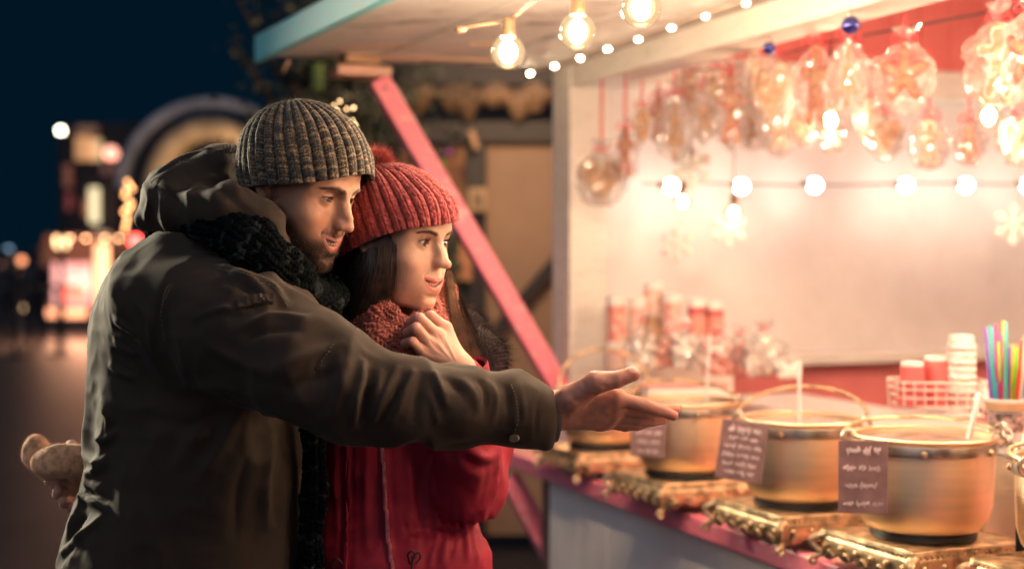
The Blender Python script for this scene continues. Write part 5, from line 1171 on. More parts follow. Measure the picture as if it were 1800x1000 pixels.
# ------------------------------------------------------------ the man in the dark coat
COAT_M = pmat('olive_brown_canvas', (.038, .0260, .0190), .80, var=.10, vs=7, bump=.6, bs=650, spec=.16, sheen=.05, bdist=.0006)
CUFF_M = pmat('dark_lining', (.035, .032, .034), .55, var=.1, spec=.5)
STEEL = pmat('aged_snap', (.42, .38, .32), .35, 1, var=.2, vs=40)
STITCH = pmat('stitching', (.11, .09, .07), .8, var=.1)
JEANS = pmat('dark_trousers', (.03, .035, .045), .85, var=.2, vs=30, bump=.2, bs=300)
LEATH = pmat('boot_leather', (.05, .03, .02), .5, var=.3, vs=20)
mb_ = np.array([-.50, 2.25, 0.0]); man = empty('person', mb_)
tag(man, 'man in dark olive coat and grey knitted beanie stretching out his open hand', 'person')
MX = headX(529, 324, 2.2, -27, 20, 0, .96)
hv = build_head(G_MAN, MX, man, mb_)
# --- reaching hand
wr = P(972, 722, 2.045)
mc = [P(1080, 699, 2.03), P(1078, 716, 2.045), P(1070, 731, 2.058), P(1058, 742, 2.072)]
fg = [[P(1132, 712, 2.035), P(1163, 722, 2.045), P(1184, 730, 2.052)], [P(1134, 722, 2.06), P(1165, 722, 2.075), P(1187, 720, 2.085)],
      [P(1120, 738, 2.07), P(1146, 740, 2.082), P(1164, 737, 2.09)], [P(1098, 748, 2.085), P(1120, 748, 2.093), P(1136, 745, 2.098)]]
th = [P(1004, 700, 2.02), P(1048, 672, 2.00), P(1084, 667, 1.995), P(1112, 657, 1.995)]
fn = hand_sdf(wr, .0290, mc, fg, th, [.0100, .0100, .0095, .0085], [.0190, .0155, .0122, .0106], .0195, P(925, 715, 2.05))
V, Q = sculpt(fn, wr - [.07, .08, .09], wr + [.22, .09, .09], .0013); V = smoothmesh(V, Q, 2, .4)
N = vnormals(V, Q)
for a, b, am, w in (((1004, 712), (1050, 700), -.0012, .004), ((1052, 682), (1072, 686), -.0010, .003), ((1082, 660), (1086, 674), -.0007, .0015), ((1088, 659), (1091, 673), -.0006, .0015), ((1128, 704), (1131, 720), -.0007, .0018), ((1136, 706), (1139, 722), -.0005, .0015), ((1161, 716), (1164, 730), -.0005, .0015),
                    ((1010, 735), (1070, 728), .0012, .005), ((985, 700), (1000, 740), -.0008, .003)):
    V = V + fold(V, N, [a, b], am, w)
V += N * ((vnoise(V, 120) - .5) * .0012)[:, None]
tipn = fg[0][2]; nl = th[3] + np.array([.001, -.006, .007])
hand1 = (V, Q, skin_cols(V, (.41, .185, .135), (.55, .16, .11), [f[-1] for f in fg] + mc + [th[3]], [(nl, .0072)]))
# --- hidden body: trunk, arms and legs in one skin, hands and head joined to it
def XY(x, y, z): return np.array([x, y, z], float)
neckb = P(455, 470, 2.27); shR = P(370, 560, 2.13); elR = P(640, 690, 1.99); chest = P(360, 640, 2.28); pel = XY(-.50, 2.27, .98)
shL = P(500, 560, 2.45); elL = P(620, 660, 2.56); wrL = P(700, 620, 2.60)
s = SD(); s.add(ell(chest, (.12, .16, .22)), 0); s.add(ell((chest + pel) / 2, (.11, .14, .22)), .08); s.add(ell(pel, (.11, .15, .12)), .06)
s.add(chain([neckb + [.02, -.02, .06], neckb, chest + [0, 0, .1]], [.05, .055, .08], .02), .04)
s.add(chain([shR, elR, wr], [.055, .042, .026], .02), .04); s.add(chain([shL, elL, wrL], [.055, .042, .028], .02), .04)
s.add(ell(wrL + [.06, -.005, -.01], (.06, .02, .035)), .02)
for q in (0, 1, 2, 3): s.add(cone(wrL + [.10, -.01, .015 - .018 * q], wrL + [.155 - .01 * abs(q - 1), -.03, -.005 - .020 * q], .0095, .0075), .004)
s.add(cone(wrL + [.05, -.01, .02], wrL + [.10, -.04, .045], .012, .009), .008)
for y, x in ((-.09, .03), (.09, -.05)):
    s.add(chain([pel + [0, y, -.04], pel + [x + .02, y, -.45], pel + [x, y, -.86]], [.085, .06, .042], .02), .03); s.add(cone(pel + [x, y, -.90], pel + [x + .15, y, -.94], .04, .032), .03)
V, Q = sculpt(s, (-.80, 1.85, 0), (.12, 2.75, 1.62), .011); V = smoothmesh(V, Q, 2)
man_body = join_body([hv, hand1, (V, Q, np.tile([.49, .26, .18], (len(V), 1)))], man, mb_)
# --- beanie
HF = (rotm(0, 0, -13) @ rotm(0, -5, 0) @ rotm(0, 0, 0), P(541, 328, 2.2))
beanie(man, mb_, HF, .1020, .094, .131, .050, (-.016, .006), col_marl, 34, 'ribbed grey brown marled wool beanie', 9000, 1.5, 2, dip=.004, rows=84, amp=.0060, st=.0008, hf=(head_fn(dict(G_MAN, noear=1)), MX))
# --- coat
c = SD()
c.add(chain([P(405, 470, 2.27), P(352, 600, 2.28), P(350, 760, 2.27), P(350, 880, 2.26), P(335, 1040, 2.27)], [.084, .145, .165, .165, .185], .03), 0)
c.add(ell(P(322, 560, 2.30), (.10, .20, .13)), .08)
c.add(ell(P(280, 660, 2.32), (.065, .16, .14)), .06)
c.add(ell(P(395, 800, 2.24), (.125, .17, .24)), .06)
c.add(chain([P(330, 1000, 2.27), P(330, 1250, 2.28)], [.19, .215], .02), .05)
c.add(chain([shR + [-.045, .03, .015], P(440, 590, 2.06), P(545, 648, 2.00), P(622, 692, 1.985)], [.112, .090, .073, .065], .03), .045)   # upper sleeve
c.add(chain([P(622, 690, 1.985), P(700, 705, 1.985), P(800, 715, 2.0), P(905, 722, 2.03), P(962, 735, 2.045)], [.064, .0565, .0520, .0455, .0400], .02), .012)
c.add(ell(P(600, 660, 1.98), (.055, .05, .042), rotm(0, 25, 0)), .03)
c.add(chain([P(445, 560, 2.42), P(580, 660, 2.56), P(690, 622, 2.60)], [.10, .075, .050], .03), .05)
c.add(ell(P(880, 715, 2.03), (.05, .045, .045)), .02)
cut = lambda p, a=P(969, 735, 2.045), d=np.array([.985, .10, -.10]): -((p - a) @ d)     # open the cuff and hem
fn = lambda p: np.maximum(np.maximum(c(p), -cut(p)), .84 - p[:, 2])
V, Q = sculpt(fn, (-.86, 1.82, .83), (.10, 2.75, 1.68), .0045); V = smoothmesh(V, Q, 2, .5); N = vnormals(V, Q)
pj = proj(V)
D_ = np.zeros_like(V)
q = V.copy(); q = q + .03 * np.stack([vnoise(V, 9), vnoise(V + 5, 9), vnoise(V + 9, 9)], 1)
D_ += N * ((np.abs(vnoise(q * [1, 1, .45], 17) - .5) * -2 + .5) * .0145)[:, None]
D_ += N * ((np.abs(vnoise(q * [.6, 1, 1], 38) - .5) * -2 + .5) * .0030)[:, None]
for px, am, w in (
    ([(646, 622), (640, 660), (630, 700), (628, 762)], .016, .009), ([(660, 640), (648, 690), (636, 750)], -.014, .008),
    ([(698, 636), (674, 692), (650, 762)], .012, .008), ([(712, 650), (688, 700), (664, 762)], -.009, .007), ([(730, 644), (705, 700), (680, 755)], .010, .008),
    ([(744, 650), (738, 700), (726, 750)], -.008, .008), ([(760, 652), (776, 685), (792, 715)], .009, .009), ([(790, 660), (806, 680), (822, 700)], -.007, .007), ([(812, 660), (830, 690), (845, 725)], .006, .009),
    ([(860, 668), (872, 700), (866, 750)], .006, .009), ([(886, 672), (896, 700), (890, 760)], -.006, .007),
    ([(407, 476), (440, 490), (470, 512)], .011, .009), ([(378, 466), (430, 478), (481, 503), (512, 540)], .009, .007), ([(390, 490), (440, 505), (480, 525)], -.008, .007),
    ([(403, 582), (450, 562), (496, 552), (548, 566)], .010, .010), ([(420, 600), (480, 578), (540, 582)], -.008, .009),
    ([(474, 660), (533, 622), (607, 598)], .010, .013), ([(500, 690), (560, 660), (615, 640)], -.007, .012), ([(596, 610), (604, 650), (604, 700)], .007, .012),
    ([(195, 560), (215, 575), (240, 592)], .010, .007), ([(188, 598), (210, 618), (238, 630)], .010, .007), ([(182, 640), (204, 655), (234, 668)], .010, .007), ([(190, 575), (225, 600)], -.008, .006), ([(186, 618), (225, 645)], -.008, .006),
    ([(172, 700), (190, 730), (184, 760)], .010, .010), ([(160, 760), (182, 770), (205, 750)], .010, .008), ([(142, 795), (165, 812), (190, 800)], .012, .009), ([(140, 830), (165, 825), (186, 812)], .010, .008),
    ([(138, 852), (160, 865), (184, 880)], -.014, .008), ([(140, 868), (165, 880), (190, 895)], .012, .008), ([(180, 900), (140, 940), (98, 986)], .012, .010), ([(150, 900), (120, 935), (108, 970)], -.010, .010),
    ([(400, 692), (350, 760), (300, 825)], .012, .015), ([(430, 720), (390, 790), (340, 860)], .010, .014), ([(300, 690), (380, 680), (440, 700)], .008, .014), ([(250, 730), (330, 740), (400, 720)], -.008, .014),
    ([(480, 760), (470, 850), (475, 940)], .010, .014), ([(440, 780), (425, 860), (420, 950)], -.008, .014), ([(290, 500), (276, 545), (282, 600)], -.007, .006), ([(300, 500), (288, 545), (292, 600)], .006, .006),
    ([(584, 600), (560, 630), (548, 664)], -.007, .0035), ([(676, 640), (664, 680), (655, 720)], .008, .005), ([(720, 650), (700, 690), (690, 740)], -.009, .005), ([(758, 690), (770, 720), (774, 750)], .006, .006), ([(840, 668), (852, 690), (850, 730)], -.007, .005), ([(350, 600), (430, 640), (520, 660)], .007, .010), ([(330, 560), (390, 540), (450, 548)], .008, .007), ([(230, 520), (262, 560), (270, 620)], .007, .008),
    ([(950, 680), (944, 730), (938, 775)], -.004, .0035), ([(905, 672), (915, 720), (908, 780)], -.0045, .0028), ([(912, 674), (921, 720), (914, 780)], .0030, .003)):
    D_ += fold(V, N, px, am * 1.35, w * .85)
V = V + D_; V = smoothmesh(V, Q, 1, .2)
coat = mesh_obj('coat', V - mb_, Q, COAT_M, man, True)
cv, cn = V, vnormals(V, Q)
def seam(name, px, par, step=.0052, w=.0007, V=cv, N=cn, mat=STITCH, off=.0006, base=mb_, ln=.0032):
    s_ = surf_pts(V, px, rad=5); sp = spline(s_, 200); L = np.linalg.norm(np.diff(sp, axis=0), axis=1).cumsum()[-1]; n = max(3, int(L / step)); sp = spline(s_, n * 2)
    m = MB()
    for i in range(0, 2 * n - 1, 2):
        a, b = sp[i], sp[i + 1]; j = np.argmin(((V - a) ** 2).sum(1)); j2 = np.argmin(((V - b) ** 2).sum(1))
        a = V[j] * .0 + a + N[j] * ((V[j] - a) @ N[j] + off); b = b + N[j2] * ((V[j2] - b) @ N[j2] + off); m.tube([a, b], w, 5)
    return m.obj(name, mat, par, True, origin=None) if base is None else _sh(m, name, mat, par, base)
def _sh(m, name, mat, par, base, smooth=True):
    m.V = [v - base for v in m.V]; return m.obj(name, mat, par, smooth)
seam('seam_stitching', [(902, 674), (911, 720), (904, 778)], coat); seam('seam_stitching', [(296, 505), (283, 545), (287, 600)], coat)
seam('seam_stitching', [(586, 602), (563, 630), (550, 662)], coat); seam('seam_stitching', [(378, 468), (430, 480), (481, 505), (508, 536)], coat); seam('seam_stitching', [(138, 858), (160, 872), (184, 888)], coat)
# shoulder tab with stitched ends
tp = surf_pts(cv, [(418, 530), (450, 522), (482, 524)]); tp = spline(tp, 16); m = MB()
rows_ = []
for i, a in enumerate(tp):
    j = np.argmin(((cv - a) ** 2).sum(1)); n = cn[j]; sd_ = np.cross(tp[min(i + 1, 15)] - tp[max(i - 1, 0)], n); sd_ /= np.linalg.norm(sd_)
    for w_ in (-.010, -.0085, 0, .0085, .010): rows_.append(a + n * (.0042 if abs(w_) < .009 else -.001) + sd_ * w_ + n * .0008 * math.sin(i * 2.2))
rows_ = np.array(rows_); Fq = [(i * 5 + k, i * 5 + k + 1, i * 5 + k + 6, i * 5 + k + 5) for i in range(15) for k in range(4)]
m.raw(rows_, Fq); _sh(m, 'shoulder_tab', COAT_M, coat, mb_)
# cuff lining and snap
cc = P(967, 735, 2.045); ax = np.array([.985, .10, -.10]); ax /= np.linalg.norm(ax); uu = np.cross(ax, [0, 1, 0]); uu /= np.linalg.norm(uu); vv_ = np.cross(ax, uu); Rm = np.stack([uu, vv_, ax], 1)
MB().lathe([(.040, -.02), (.0412, .004), (.0395, .006), (.036, .004), (.034, -.03)], cc - ax * .004, 48, Rm).obj('cuff_edge', COAT_M, coat, True).location = -mb_
MB().lathe([(.0335, -.03), (.034, .010), (.0325, .013), (.029, .010), (.0285, -.03)], cc, 48, Rm).obj('cuff_lining', CUFF_M, coat, True).location = -mb_
sp_ = surf_pts(cv, [(909, 772)])[0]; j = np.argmin(((cv - sp_) ** 2).sum(1)); n = cn[j]; R2 = np.array(Vector(n).to_track_quat('Z', 'Y').to_matrix())
_m = MB().lathe([(.0001, .0), (.0075, 0), (.0078, .0012), (.006, .0024), (.0030, .0020), (.0001, .0018)], sp_ + n * .0004, 24, R2); _sh(_m, 'cuff_snap', STEEL, coat, mb_)
# hood lying on the back
h = SD(); h.add(ell(P(355, 342, 2.27), (.082, .12, .054), rotm(0, 12, 0)), 0); h.add(ell(P(400, 308, 2.31), (.052, .10, .050)), .03); h.add(ell(P(296, 360, 2.24), (.038, .085, .038), rotm(0, 10, 0)), .02)
h.add(chain([P(320, 372, 2.16), P(400, 368, 2.10), P(455, 388, 2.10), P(480, 425, 2.12)], [.036, .034, .032, .026], .02), .025)
h.add(chain([P(255, 385, 2.22), P(300, 398, 2.20), P(345, 398, 2.16)], [.014, .012, .014], .01), .02)
h.sub(ell(P(500, 300, 2.22), (.085, .095, .10)), .012)
V, Q = sculpt(h, P(230, 470, 2.2) - [.02, .25, 0], P(520, 210, 2.3) + [.02, .22, .03], .0038); V = smoothmesh(V, Q, 2); N = vnormals(V, Q)
D_ = N * ((np.abs(vnoise(V * [1, .6, 1], 22) - .5) * -2 + .5) * .007)[:, None]
for px, am, w in (([(250, 320), (258, 350), (250, 395)], .008, .006), ([(258, 312), (290, 290), (330, 270), (380, 256)], .008, .006), ([(270, 325), (300, 345), (300, 380)], -.008, .008), ([(280, 318), (330, 340), (400, 350)], .008, .010), ([(380, 275), (420, 330), (465, 380)], .009, .008),
                  ([(340, 290), (390, 330), (430, 370)], -.008, .009), ([(390, 262), (410, 258), (425, 262)], .008, .006)): D_ += fold(V, N, px, am, w)
V = V + D_; hood = mesh_obj('hood', V - mb_, Q, COAT_M, coat, True)
hn = vnormals(V, Q)
seam('seam_stitching', [(262, 318), (292, 297), (332, 277), (380, 264)], hood, V=V, N=hn)
m = MB()
for k in range(7):
    a = surf_pts(V, [(396 + 4 * k, 257 + abs(k - 3) * .6)])[0]; m.tube([a + [0, -.004, .006], a + [.0008, -.006, -.006]], .0011, 6)
_sh(m, 'elastic_gathers', STITCH, hood, mb_)
# scarf: wound twice round the neck, one end hanging down the front
knit_tube('scarf', man, mb_, [P(300, 402, 2.25), P(345, 392, 2.13), P(405, 400, 2.08), P(455, 440, 2.06), P(498, 482, 2.07), P(535, 515, 2.12), P(560, 520, 2.22), P(540, 470, 2.33), P(470, 420, 2.37), P(380, 400, 2.36), P(310, 398, 2.31)],
          [.020, .034, .040, .042, .042, .040, .036], [(0, -1, .4)], col_char, 11, 110, 130, .0042, .0032, 3, .62, 4000, close=True, mat=KNIT_D)
knit_tube('scarf_wrap', man, mb_, [P(400, 450, 2.10), P(450, 480, 2.075), P(500, 512, 2.09), P(538, 530, 2.13), P(568, 540, 2.22), P(560, 500, 2.32)], [.026, .034, .036, .034, .030], [(0, -1, .5)], col_char, 10, 60, 120, .0042, .0032, 5, .6, 2500, mat=KNIT_D)
knit_tube('scarf_end', man, mb_, [P(530, 540, 2.17), P(545, 640, 2.16), P(550, 760, 2.145), P(553, 860, 2.15), P(545, 950, 2.16), P(548, 1080, 2.17)], [.022, .020, .0165, .0175, .0165, .020], [(0, -1, 0)], col_char, 6, 95, 90, .0050, .0032, 6, .6, 2500, fc=2, mat=KNIT_D)
# trousers and boots, below the picture
s = SD(); s.add(ell(pel, (.13, .17, .13)), 0)
for y, x in ((-.09, .03), (.09, -.05)): s.add(chain([pel + [0, y, -.04], pel + [x + .02, y, -.45], pel + [x, y, -.88]], [.10, .078, .065], .02), .03)
V, Q = sculpt(lambda p: np.maximum(s(p), .08 - p[:, 2]), (-.72, 1.98, .05), (-.28, 2.56, 1.15), .012); mesh_obj('trousers', smoothmesh(V, Q, 1) - mb_, Q, JEANS, man)
for y, x in ((-.09, .03), (.09, -.05)):
    b_ = SD(); t_ = pel + [x, y, 0]; t_[2] = 0; b_.add(chain([t_ + [0, 0, .16], t_ + [0, 0, .06]], [.058, .055]), 0); b_.add(ell(t_ + [.07, 0, .045], (.13, .05, .05)), .03)
    V, Q = sculpt(lambda p: np.maximum(b_(p), -p[:, 2]), t_ - [.1, .1, .02], t_ + [.24, .1, .26], .008); mesh_obj('boot', V - mb_, Q, LEATH, man)
# ------------------------------------------------------------ the woman in the red coat
COAT_R = pmat('red_shell_fabric', (.30, .012, .034), .64, var=.12, vs=8, bump=.30, bs=700, spec=.28, bdist=.0005)
PLUM = pmat('plum_lining', (.09, .014, .030), .6, var=.15)
FUR = pmat('dark_fur', (.035, .018, .020), .8, var=.5, vs=25, spec=.2)
ZIP = pmat('zip_teeth', (.50, .12, .14), .4, .3, var=.2, vs=80)
CORD = pmat('drawcord', (.05, .02, .025), .7)
fb = np.array([-.19, 2.38, 0.0]); wom = empty('person', fb)
tag(wom, 'woman in red coat, coral bobble hat and scarf with one hand at her chin', 'person')
FX = headX(700, 415, 2.30, -31, 10, 0, .93)
hv = build_head(G_WOM, FX, wom, fb)
# hand drawn up to the scarf
wr = P(812, 650, 2.20)
mc = [P(783, 577, 2.215), P(768, 589, 2.195), P(755, 604, 2.185), P(746, 621, 2.182)]
fg = [[P(757, 556, 2.20), P(743, 561, 2.225), P(741, 575, 2.24)], [P(737, 560, 2.17), P(723, 567, 2.20), P(722, 582, 2.222)],
      [P(731, 577, 2.162), P(717, 584, 2.19), P(718, 597, 2.21)], [P(724, 600, 2.162), P(712, 603, 2.185), P(712, 614, 2.205)]]
th = [P(795, 625, 2.215), P(770, 607, 2.235), P(748, 598, 2.245), P(735, 592, 2.25)]
fn = hand_sdf(wr, .0225, mc, fg, th, [.0092, .0094, .0088, .0078], [.014, .012, .0095, .0085], .0135, P(838, 700, 2.22))
V, Q = sculpt(fn, wr - [.15, .10, .08], wr + [.06, .10, .11], .0012); V = smoothmesh(V, Q, 2, .4); N = vnormals(V, Q)
for i in range(4):
    a, b = proj(mc[i]), proj(wr)
    V = V + fold(V, N, [a + (b - a) * .08, a + (b - a) * .75], .0013, .0028)
for i in range(3): V = V + fold(V, N, [(proj(mc[i]) + proj(mc[i + 1])) / 2, (proj(mc[i]) + proj(mc[i + 1])) / 2 * .6 + proj(wr) * .4], -.0014, .003)
for i in range(4):
    pp = proj(fg[i][0]); V = V + fold(V, N, [pp + (-2, -6), pp + (3, 5)], -.0005, .0012)
nail = [(f[2] + np.array([-.002, -.006, .003]), .0052) for f in fg]
hand1 = (V, Q, skin_cols(V, (.58, .34, .25), (.58, .22, .17), [f[0] for f in fg] + mc, nail))
# the other hand, round his back, holding the mittens
wr2 = P(185, 850, 2.46); mc2 = [P(128, 848, 2.40), P(124, 862, 2.405), P(128, 876, 2.41), P(138, 888, 2.42)]
fg2 = [[P(100, 846, 2.38), P(86, 846, 2.38), P(84, 838, 2.39)], [P(102, 862, 2.375), P(100, 870, 2.38), P(108, 872, 2.385)],
       [P(112, 879, 2.38), P(112, 886, 2.385), P(120, 884, 2.39)], [P(128, 888, 2.39), P(122, 893, 2.395), P(130, 890, 2.40)]]
th2 = [P(165, 820, 2.43), P(140, 795, 2.41), P(126, 783, 2.40), P(120, 788, 2.39)]
fn = hand_sdf(wr2, .022, mc2, fg2, th2, [.0085, .0088, .0085, .0078], [.014, .012, .0095, .0085], .0135)
V, Q = sculpt(fn, wr2 - [.14, .14, .10], wr2 + [.06, .06, .10], .0018); V = smoothmesh(V, Q, 2, .4)
hand2 = (V, Q, skin_cols(V, (.56, .31, .23), (.58, .22, .17), [f[1] for f in fg2]))
neckb = P(690, 570, 2.37); chest = P(700, 700, 2.42); pel = np.array([-.19, 2.38, .93])
shL = P(808, 700, 2.42); elL = P(845, 860, 2.30); shR = P(600, 650, 2.46); elR = P(420, 780, 2.60)
s = SD(); s.add(ell(chest, (.12, .10, .19)), 0); s.add(ell((chest + pel) / 2, (.11, .095, .20)), .08); s.add(ell(pel, (.13, .12, .12)), .06)
s.add(chain([P(690, 500, 2.33), neckb, chest + [0, 0, .1]], [.043, .045, .07], .02), .04)
s.add(chain([shL, elL, wr], [.045, .036, .021], .02), .04); s.add(chain([shR, elR, wr2], [.045, .036, .021], .02), .04)
for x in (-.08, .08): s.add(chain([pel + [x, 0, -.04], pel + [x, -.01, -.42], pel + [x * .9, .02, -.82]], [.085, .055, .038], .02), .03); s.add(cone(pel + [x, .02, -.86], pel + [x * 1.2, -.12, -.90], .035, .028), .03)
V, Q = sculpt(s, (-.62, 2.05, 0), (.12, 2.85, 1.60), .010); V = smoothmesh(V, Q, 2)
join_body([hv, hand1, hand2, (V, Q, np.tile([.58, .34, .25], (len(V), 1)))], wom, fb)
# --- hat with its bobble
HF = (rotm(0, 0, -31) @ rotm(0, -13, 0) @ rotm(6, 0, 0), P(698, 420, 2.305))
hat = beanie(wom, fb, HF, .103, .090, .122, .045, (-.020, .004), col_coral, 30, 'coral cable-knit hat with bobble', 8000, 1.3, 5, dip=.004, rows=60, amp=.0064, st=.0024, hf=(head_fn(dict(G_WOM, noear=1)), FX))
rs = np.random.RandomState(8); pc = P(662, 291, 2.31); n = 9000; d = rs.randn(n, 3); d /= np.linalg.norm(d, axis=1)[:, None]
v, q = strands(pc + d * .006, d, .018 + .007 * rs.rand(n), .0009, seg=3, bend=rs.randn(n, 3) * .25, rs=rs)
cc = np.repeat(np.array([.50, .085, .068]) * (.6 + .8 * rs.rand(n))[:, None], 8, axis=0); mesh_obj('bobble', v - fb, q, KNIT, hat, False, cc)
# --- hair: a soft mass under many separate strands
hb = SD(); hb.add(ell(P(668, 470, 2.375), (.075, .080, .10)), 0); hb.add(chain([P(645, 470, 2.33), P(622, 560, 2.33), P(606, 640, 2.33)], [.038, .034, .024], .02), .03)
hb.add(chain([P(604, 430, 2.37), P(594, 500, 2.37), P(590, 600, 2.37)], [.030, .034, .034]), .03); hb.sub(lambda p: ell(P(735, 470, 2.24), (.075, .075, .13))(p), .01)
V, Q = sculpt(hb, P(560, 700, 2.3) - [0, .1, 0], P(880, 360, 2.4) + [0, .12, 0], .005); mesh_obj('hair', smoothmesh(V, Q, 2) - fb, Q, pmat('hair_mass', (.014, .009, .007), .9, spec=.05, var=.2), wom)
def lock(paths, n, w, spread, seed, name='hair_strands', mat=HAIR_D):
    rs = np.random.RandomState(seed); VV = []; QQ = []; off = 0
    for k in range(n):
        a = paths[rs.randint(len(paths))]; b = paths[rs.randint(len(paths))]; t = rs.rand()
        m_ = min(len(a), len(b)); pts = np.array(a[:m_]) * (1 - t) + np.array(b[:m_]) * t; sc = np.linspace(.5, 1.4, m_)[:, None]
        pts = pts + rs.randn(1, 3) * spread * sc + rs.randn(m_, 3) * spread * .25; sp = spline(pts, 18); sp += np.sin(np.linspace(0, 9 + 4 * rs.rand(), 18) + rs.rand() * 6)[:, None] * rs.randn(1, 3) * .0009
        T = np.gradient(sp, axis=0); sd_ = np.cross(T, [0, 1, .2]) + rs.randn(3) * .0006; sd_ /= np.linalg.norm(sd_, axis=1)[:, None]; ww = w * (.5 + rs.rand()) * np.linspace(1, .35, 18)[:, None]
        VV.append(np.stack([sp - sd_ * ww / 2, sp + sd_ * ww / 2], 1).reshape(-1, 3)); i = np.arange(17) * 2 + off; QQ.append(np.stack([i, i + 1, i + 3, i + 2], 1)); off += 36
    return mesh_obj(name, np.concatenate(VV) - fb, np.concatenate(QQ), mat, wom)
lock([[P(676, 405, 2.235), P(672, 440, 2.235), P(668, 480, 2.24), P(645, 545, 2.255), P(622, 630, 2.28)], [P(684, 415, 2.235), P(684, 450, 2.232), P(680, 500, 2.245), P(662, 540, 2.255), P(640, 600, 2.27)]], 900, .0010, .0035, 9)
lock([[P(668, 440, 2.255), P(652, 500, 2.27), P(628, 570, 2.27), P(612, 660, 2.29)], [P(690, 446, 2.235), P(682, 500, 2.25), P(655, 550, 2.255), P(628, 620, 2.28)], [P(652, 440, 2.225), P(650, 480, 2.225), P(636, 530, 2.24), P(615, 600, 2.27), P(600, 690, 2.29)], [P(640, 450, 2.24), P(632, 500, 2.25), P(615, 560, 2.27), P(598, 620, 2.28), P(590, 690, 2.29)], [P(645, 450, 2.29), P(620, 520, 2.30), P(598, 590, 2.30), P(586, 680, 2.30)], [P(624, 450, 2.31), P(590, 530, 2.33), P(560, 620, 2.34), P(552, 700, 2.33)]], 3600, .0010, .0045, 1)
lock([[P(789, 470, 2.40), P(792, 530, 2.38), P(812, 580, 2.34), P(842, 640, 2.32)], [P(784, 480, 2.41), P(788, 540, 2.40), P(800, 600, 2.37), P(812, 660, 2.34)], [P(794, 480, 2.40), P(806, 530, 2.36), P(834, 590, 2.33), P(852, 625, 2.31)]], 700, .0009, .0035, 2)
HAIR_M = pmat('brown_hair', (.075, .040, .026), .42, var=.3, vs=50)
lock([[P(690, 430, 2.228), P(686, 470, 2.228), P(676, 520, 2.236), P(655, 570, 2.25), P(634, 640, 2.27)], [P(676, 430, 2.225), P(668, 480, 2.225), P(650, 540, 2.238), P(626, 600, 2.26), P(606, 680, 2.28)]], 420, .0007, .0060, 21, mat=HAIR_M)
HAIR_L = pmat('light_hair_ends', (.16, .085, .045), .4, var=.3, vs=50)
lock([[P(787, 490, 2.36), P(799, 545, 2.29), P(822, 592, 2.26), P(838, 632, 2.25)], [P(790, 480, 2.36), P(797, 540, 2.28), P(812, 595, 2.24), P(826, 645, 2.235)]], 260, .0008, .0045, 3, mat=HAIR_L)
# --- coat
c = SD()
c.add(chain([P(690, 610, 2.40), P(700, 720, 2.42), P(690, 830, 2.40), P(686, 915, 2.385)], [.105, .135, .130, .122], .04), 0)
c.add(chain([P(690, 925, 2.385), P(692, 1000, 2.38), P(700, 1250, 2.38)], [.125, .150, .185], .04), .02)
c.add(chain([P(808, 700, 2.42), P(828, 755, 2.37), P(826, 850, 2.305)], [.062, .066, .056], .03), .03)     # upper sleeve
fs = chain([P(822, 862, 2.29), P(824, 790, 2.25), P(826, 705, 2.225), P(819, 668, 2.212)], [.056, .048, .038, .032], .02)
c.add(chain([P(600, 670, 2.47), P(470, 790, 2.60), P(250, 850, 2.50), P(180, 852, 2.465)], [.075, .065, .042, .034], .03), .04)
c.add(ell(P(760, 700, 2.32), (.055, .05, .07)), .05); c.add(ell(P(650, 720, 2.32), (.055, .045, .07)), .05)
c.sub(chain([P(800, 742, 2.262), P(772, 790, 2.262), P(778, 850, 2.262), P(806, 905, 2.262)], [.004, .012, .013, .012], .01), .006)
c.add(fs, .016)
c.add(ell(P(785, 985, 2.31), (.070, .06, .060)), .03)                                                         # patch pocket filled out
fn = lambda p: np.maximum(np.maximum(np.maximum(c(p), .86 - p[:, 2]), (p - P(818, 662, 2.21)) @ np.array([-.13, -.15, .98])), 0 - 1)
V, Q = sculpt(lambda p: np.maximum(c(p), .82 - p[:, 2]), (-.70, 2.02, .80), (.14, 2.78, 1.52), .0050)
V = smoothmesh(V, Q, 2); N = vnormals(V, Q); q = V + .03 * np.stack([vnoise(V, 9), vnoise(V + 5, 9), vnoise(V + 9, 9)], 1)
D_ = N * ((np.abs(vnoise(q * [1.2, 1, .35], 20) - .5) * -2 + .5) * .009)[:, None] + N * ((np.abs(vnoise(q, 40) - .5) * -2 + .5) * .0025)[:, None]
for px, am, w in (([(608, 770), (606, 850), (604, 940), (606, 1000)], .006, .005), ([(616, 770), (613, 850), (612, 1000)], -.006, .004), ([(676, 775), (680, 850), (686, 930), (692, 1000)], .007, .006), ([(668, 775), (671, 860), (677, 1000)], -.005, .004), ([(690, 775), (694, 860), (700, 960)], -.004, .005),
    ([(720, 775), (728, 850), (730, 920)], .006, .009), ([(752, 790), (758, 850), (750, 930)], .008, .009), ([(768, 860), (764, 900), (752, 945)], -.007, .007), ([(736, 840), (742, 890), (738, 935)], -.006, .007),
    ([(815, 788), (850, 806), (880, 800)], .010, .010), ([(810, 800), (845, 822), (878, 820)], -.007, .009), ([(885, 815), (872, 870), (842, 905)], .008, .009), ([(862, 815), (852, 870), (830, 905)], -.006, .010),
    ([(815, 930), (806, 945), (800, 965)], .008, .006), ([(826, 935), (824, 955), (822, 985)], .008, .006), ([(795, 940), (784, 955), (774, 985)], .008, .006), ([(770, 950), (762, 975), (755, 998)], .007, .006), ([(808, 935), (800, 955), (792, 985)], -.006, .005), ([(838, 940), (842, 970), (842, 998)], .006, .006),
    ([(640, 780), (642, 860), (640, 960)], .005, .010), ([(590, 780), (584, 860), (586, 960)], .006, .009)):
    D_ += fold(V, N, px, am * 1.3, w * .85)
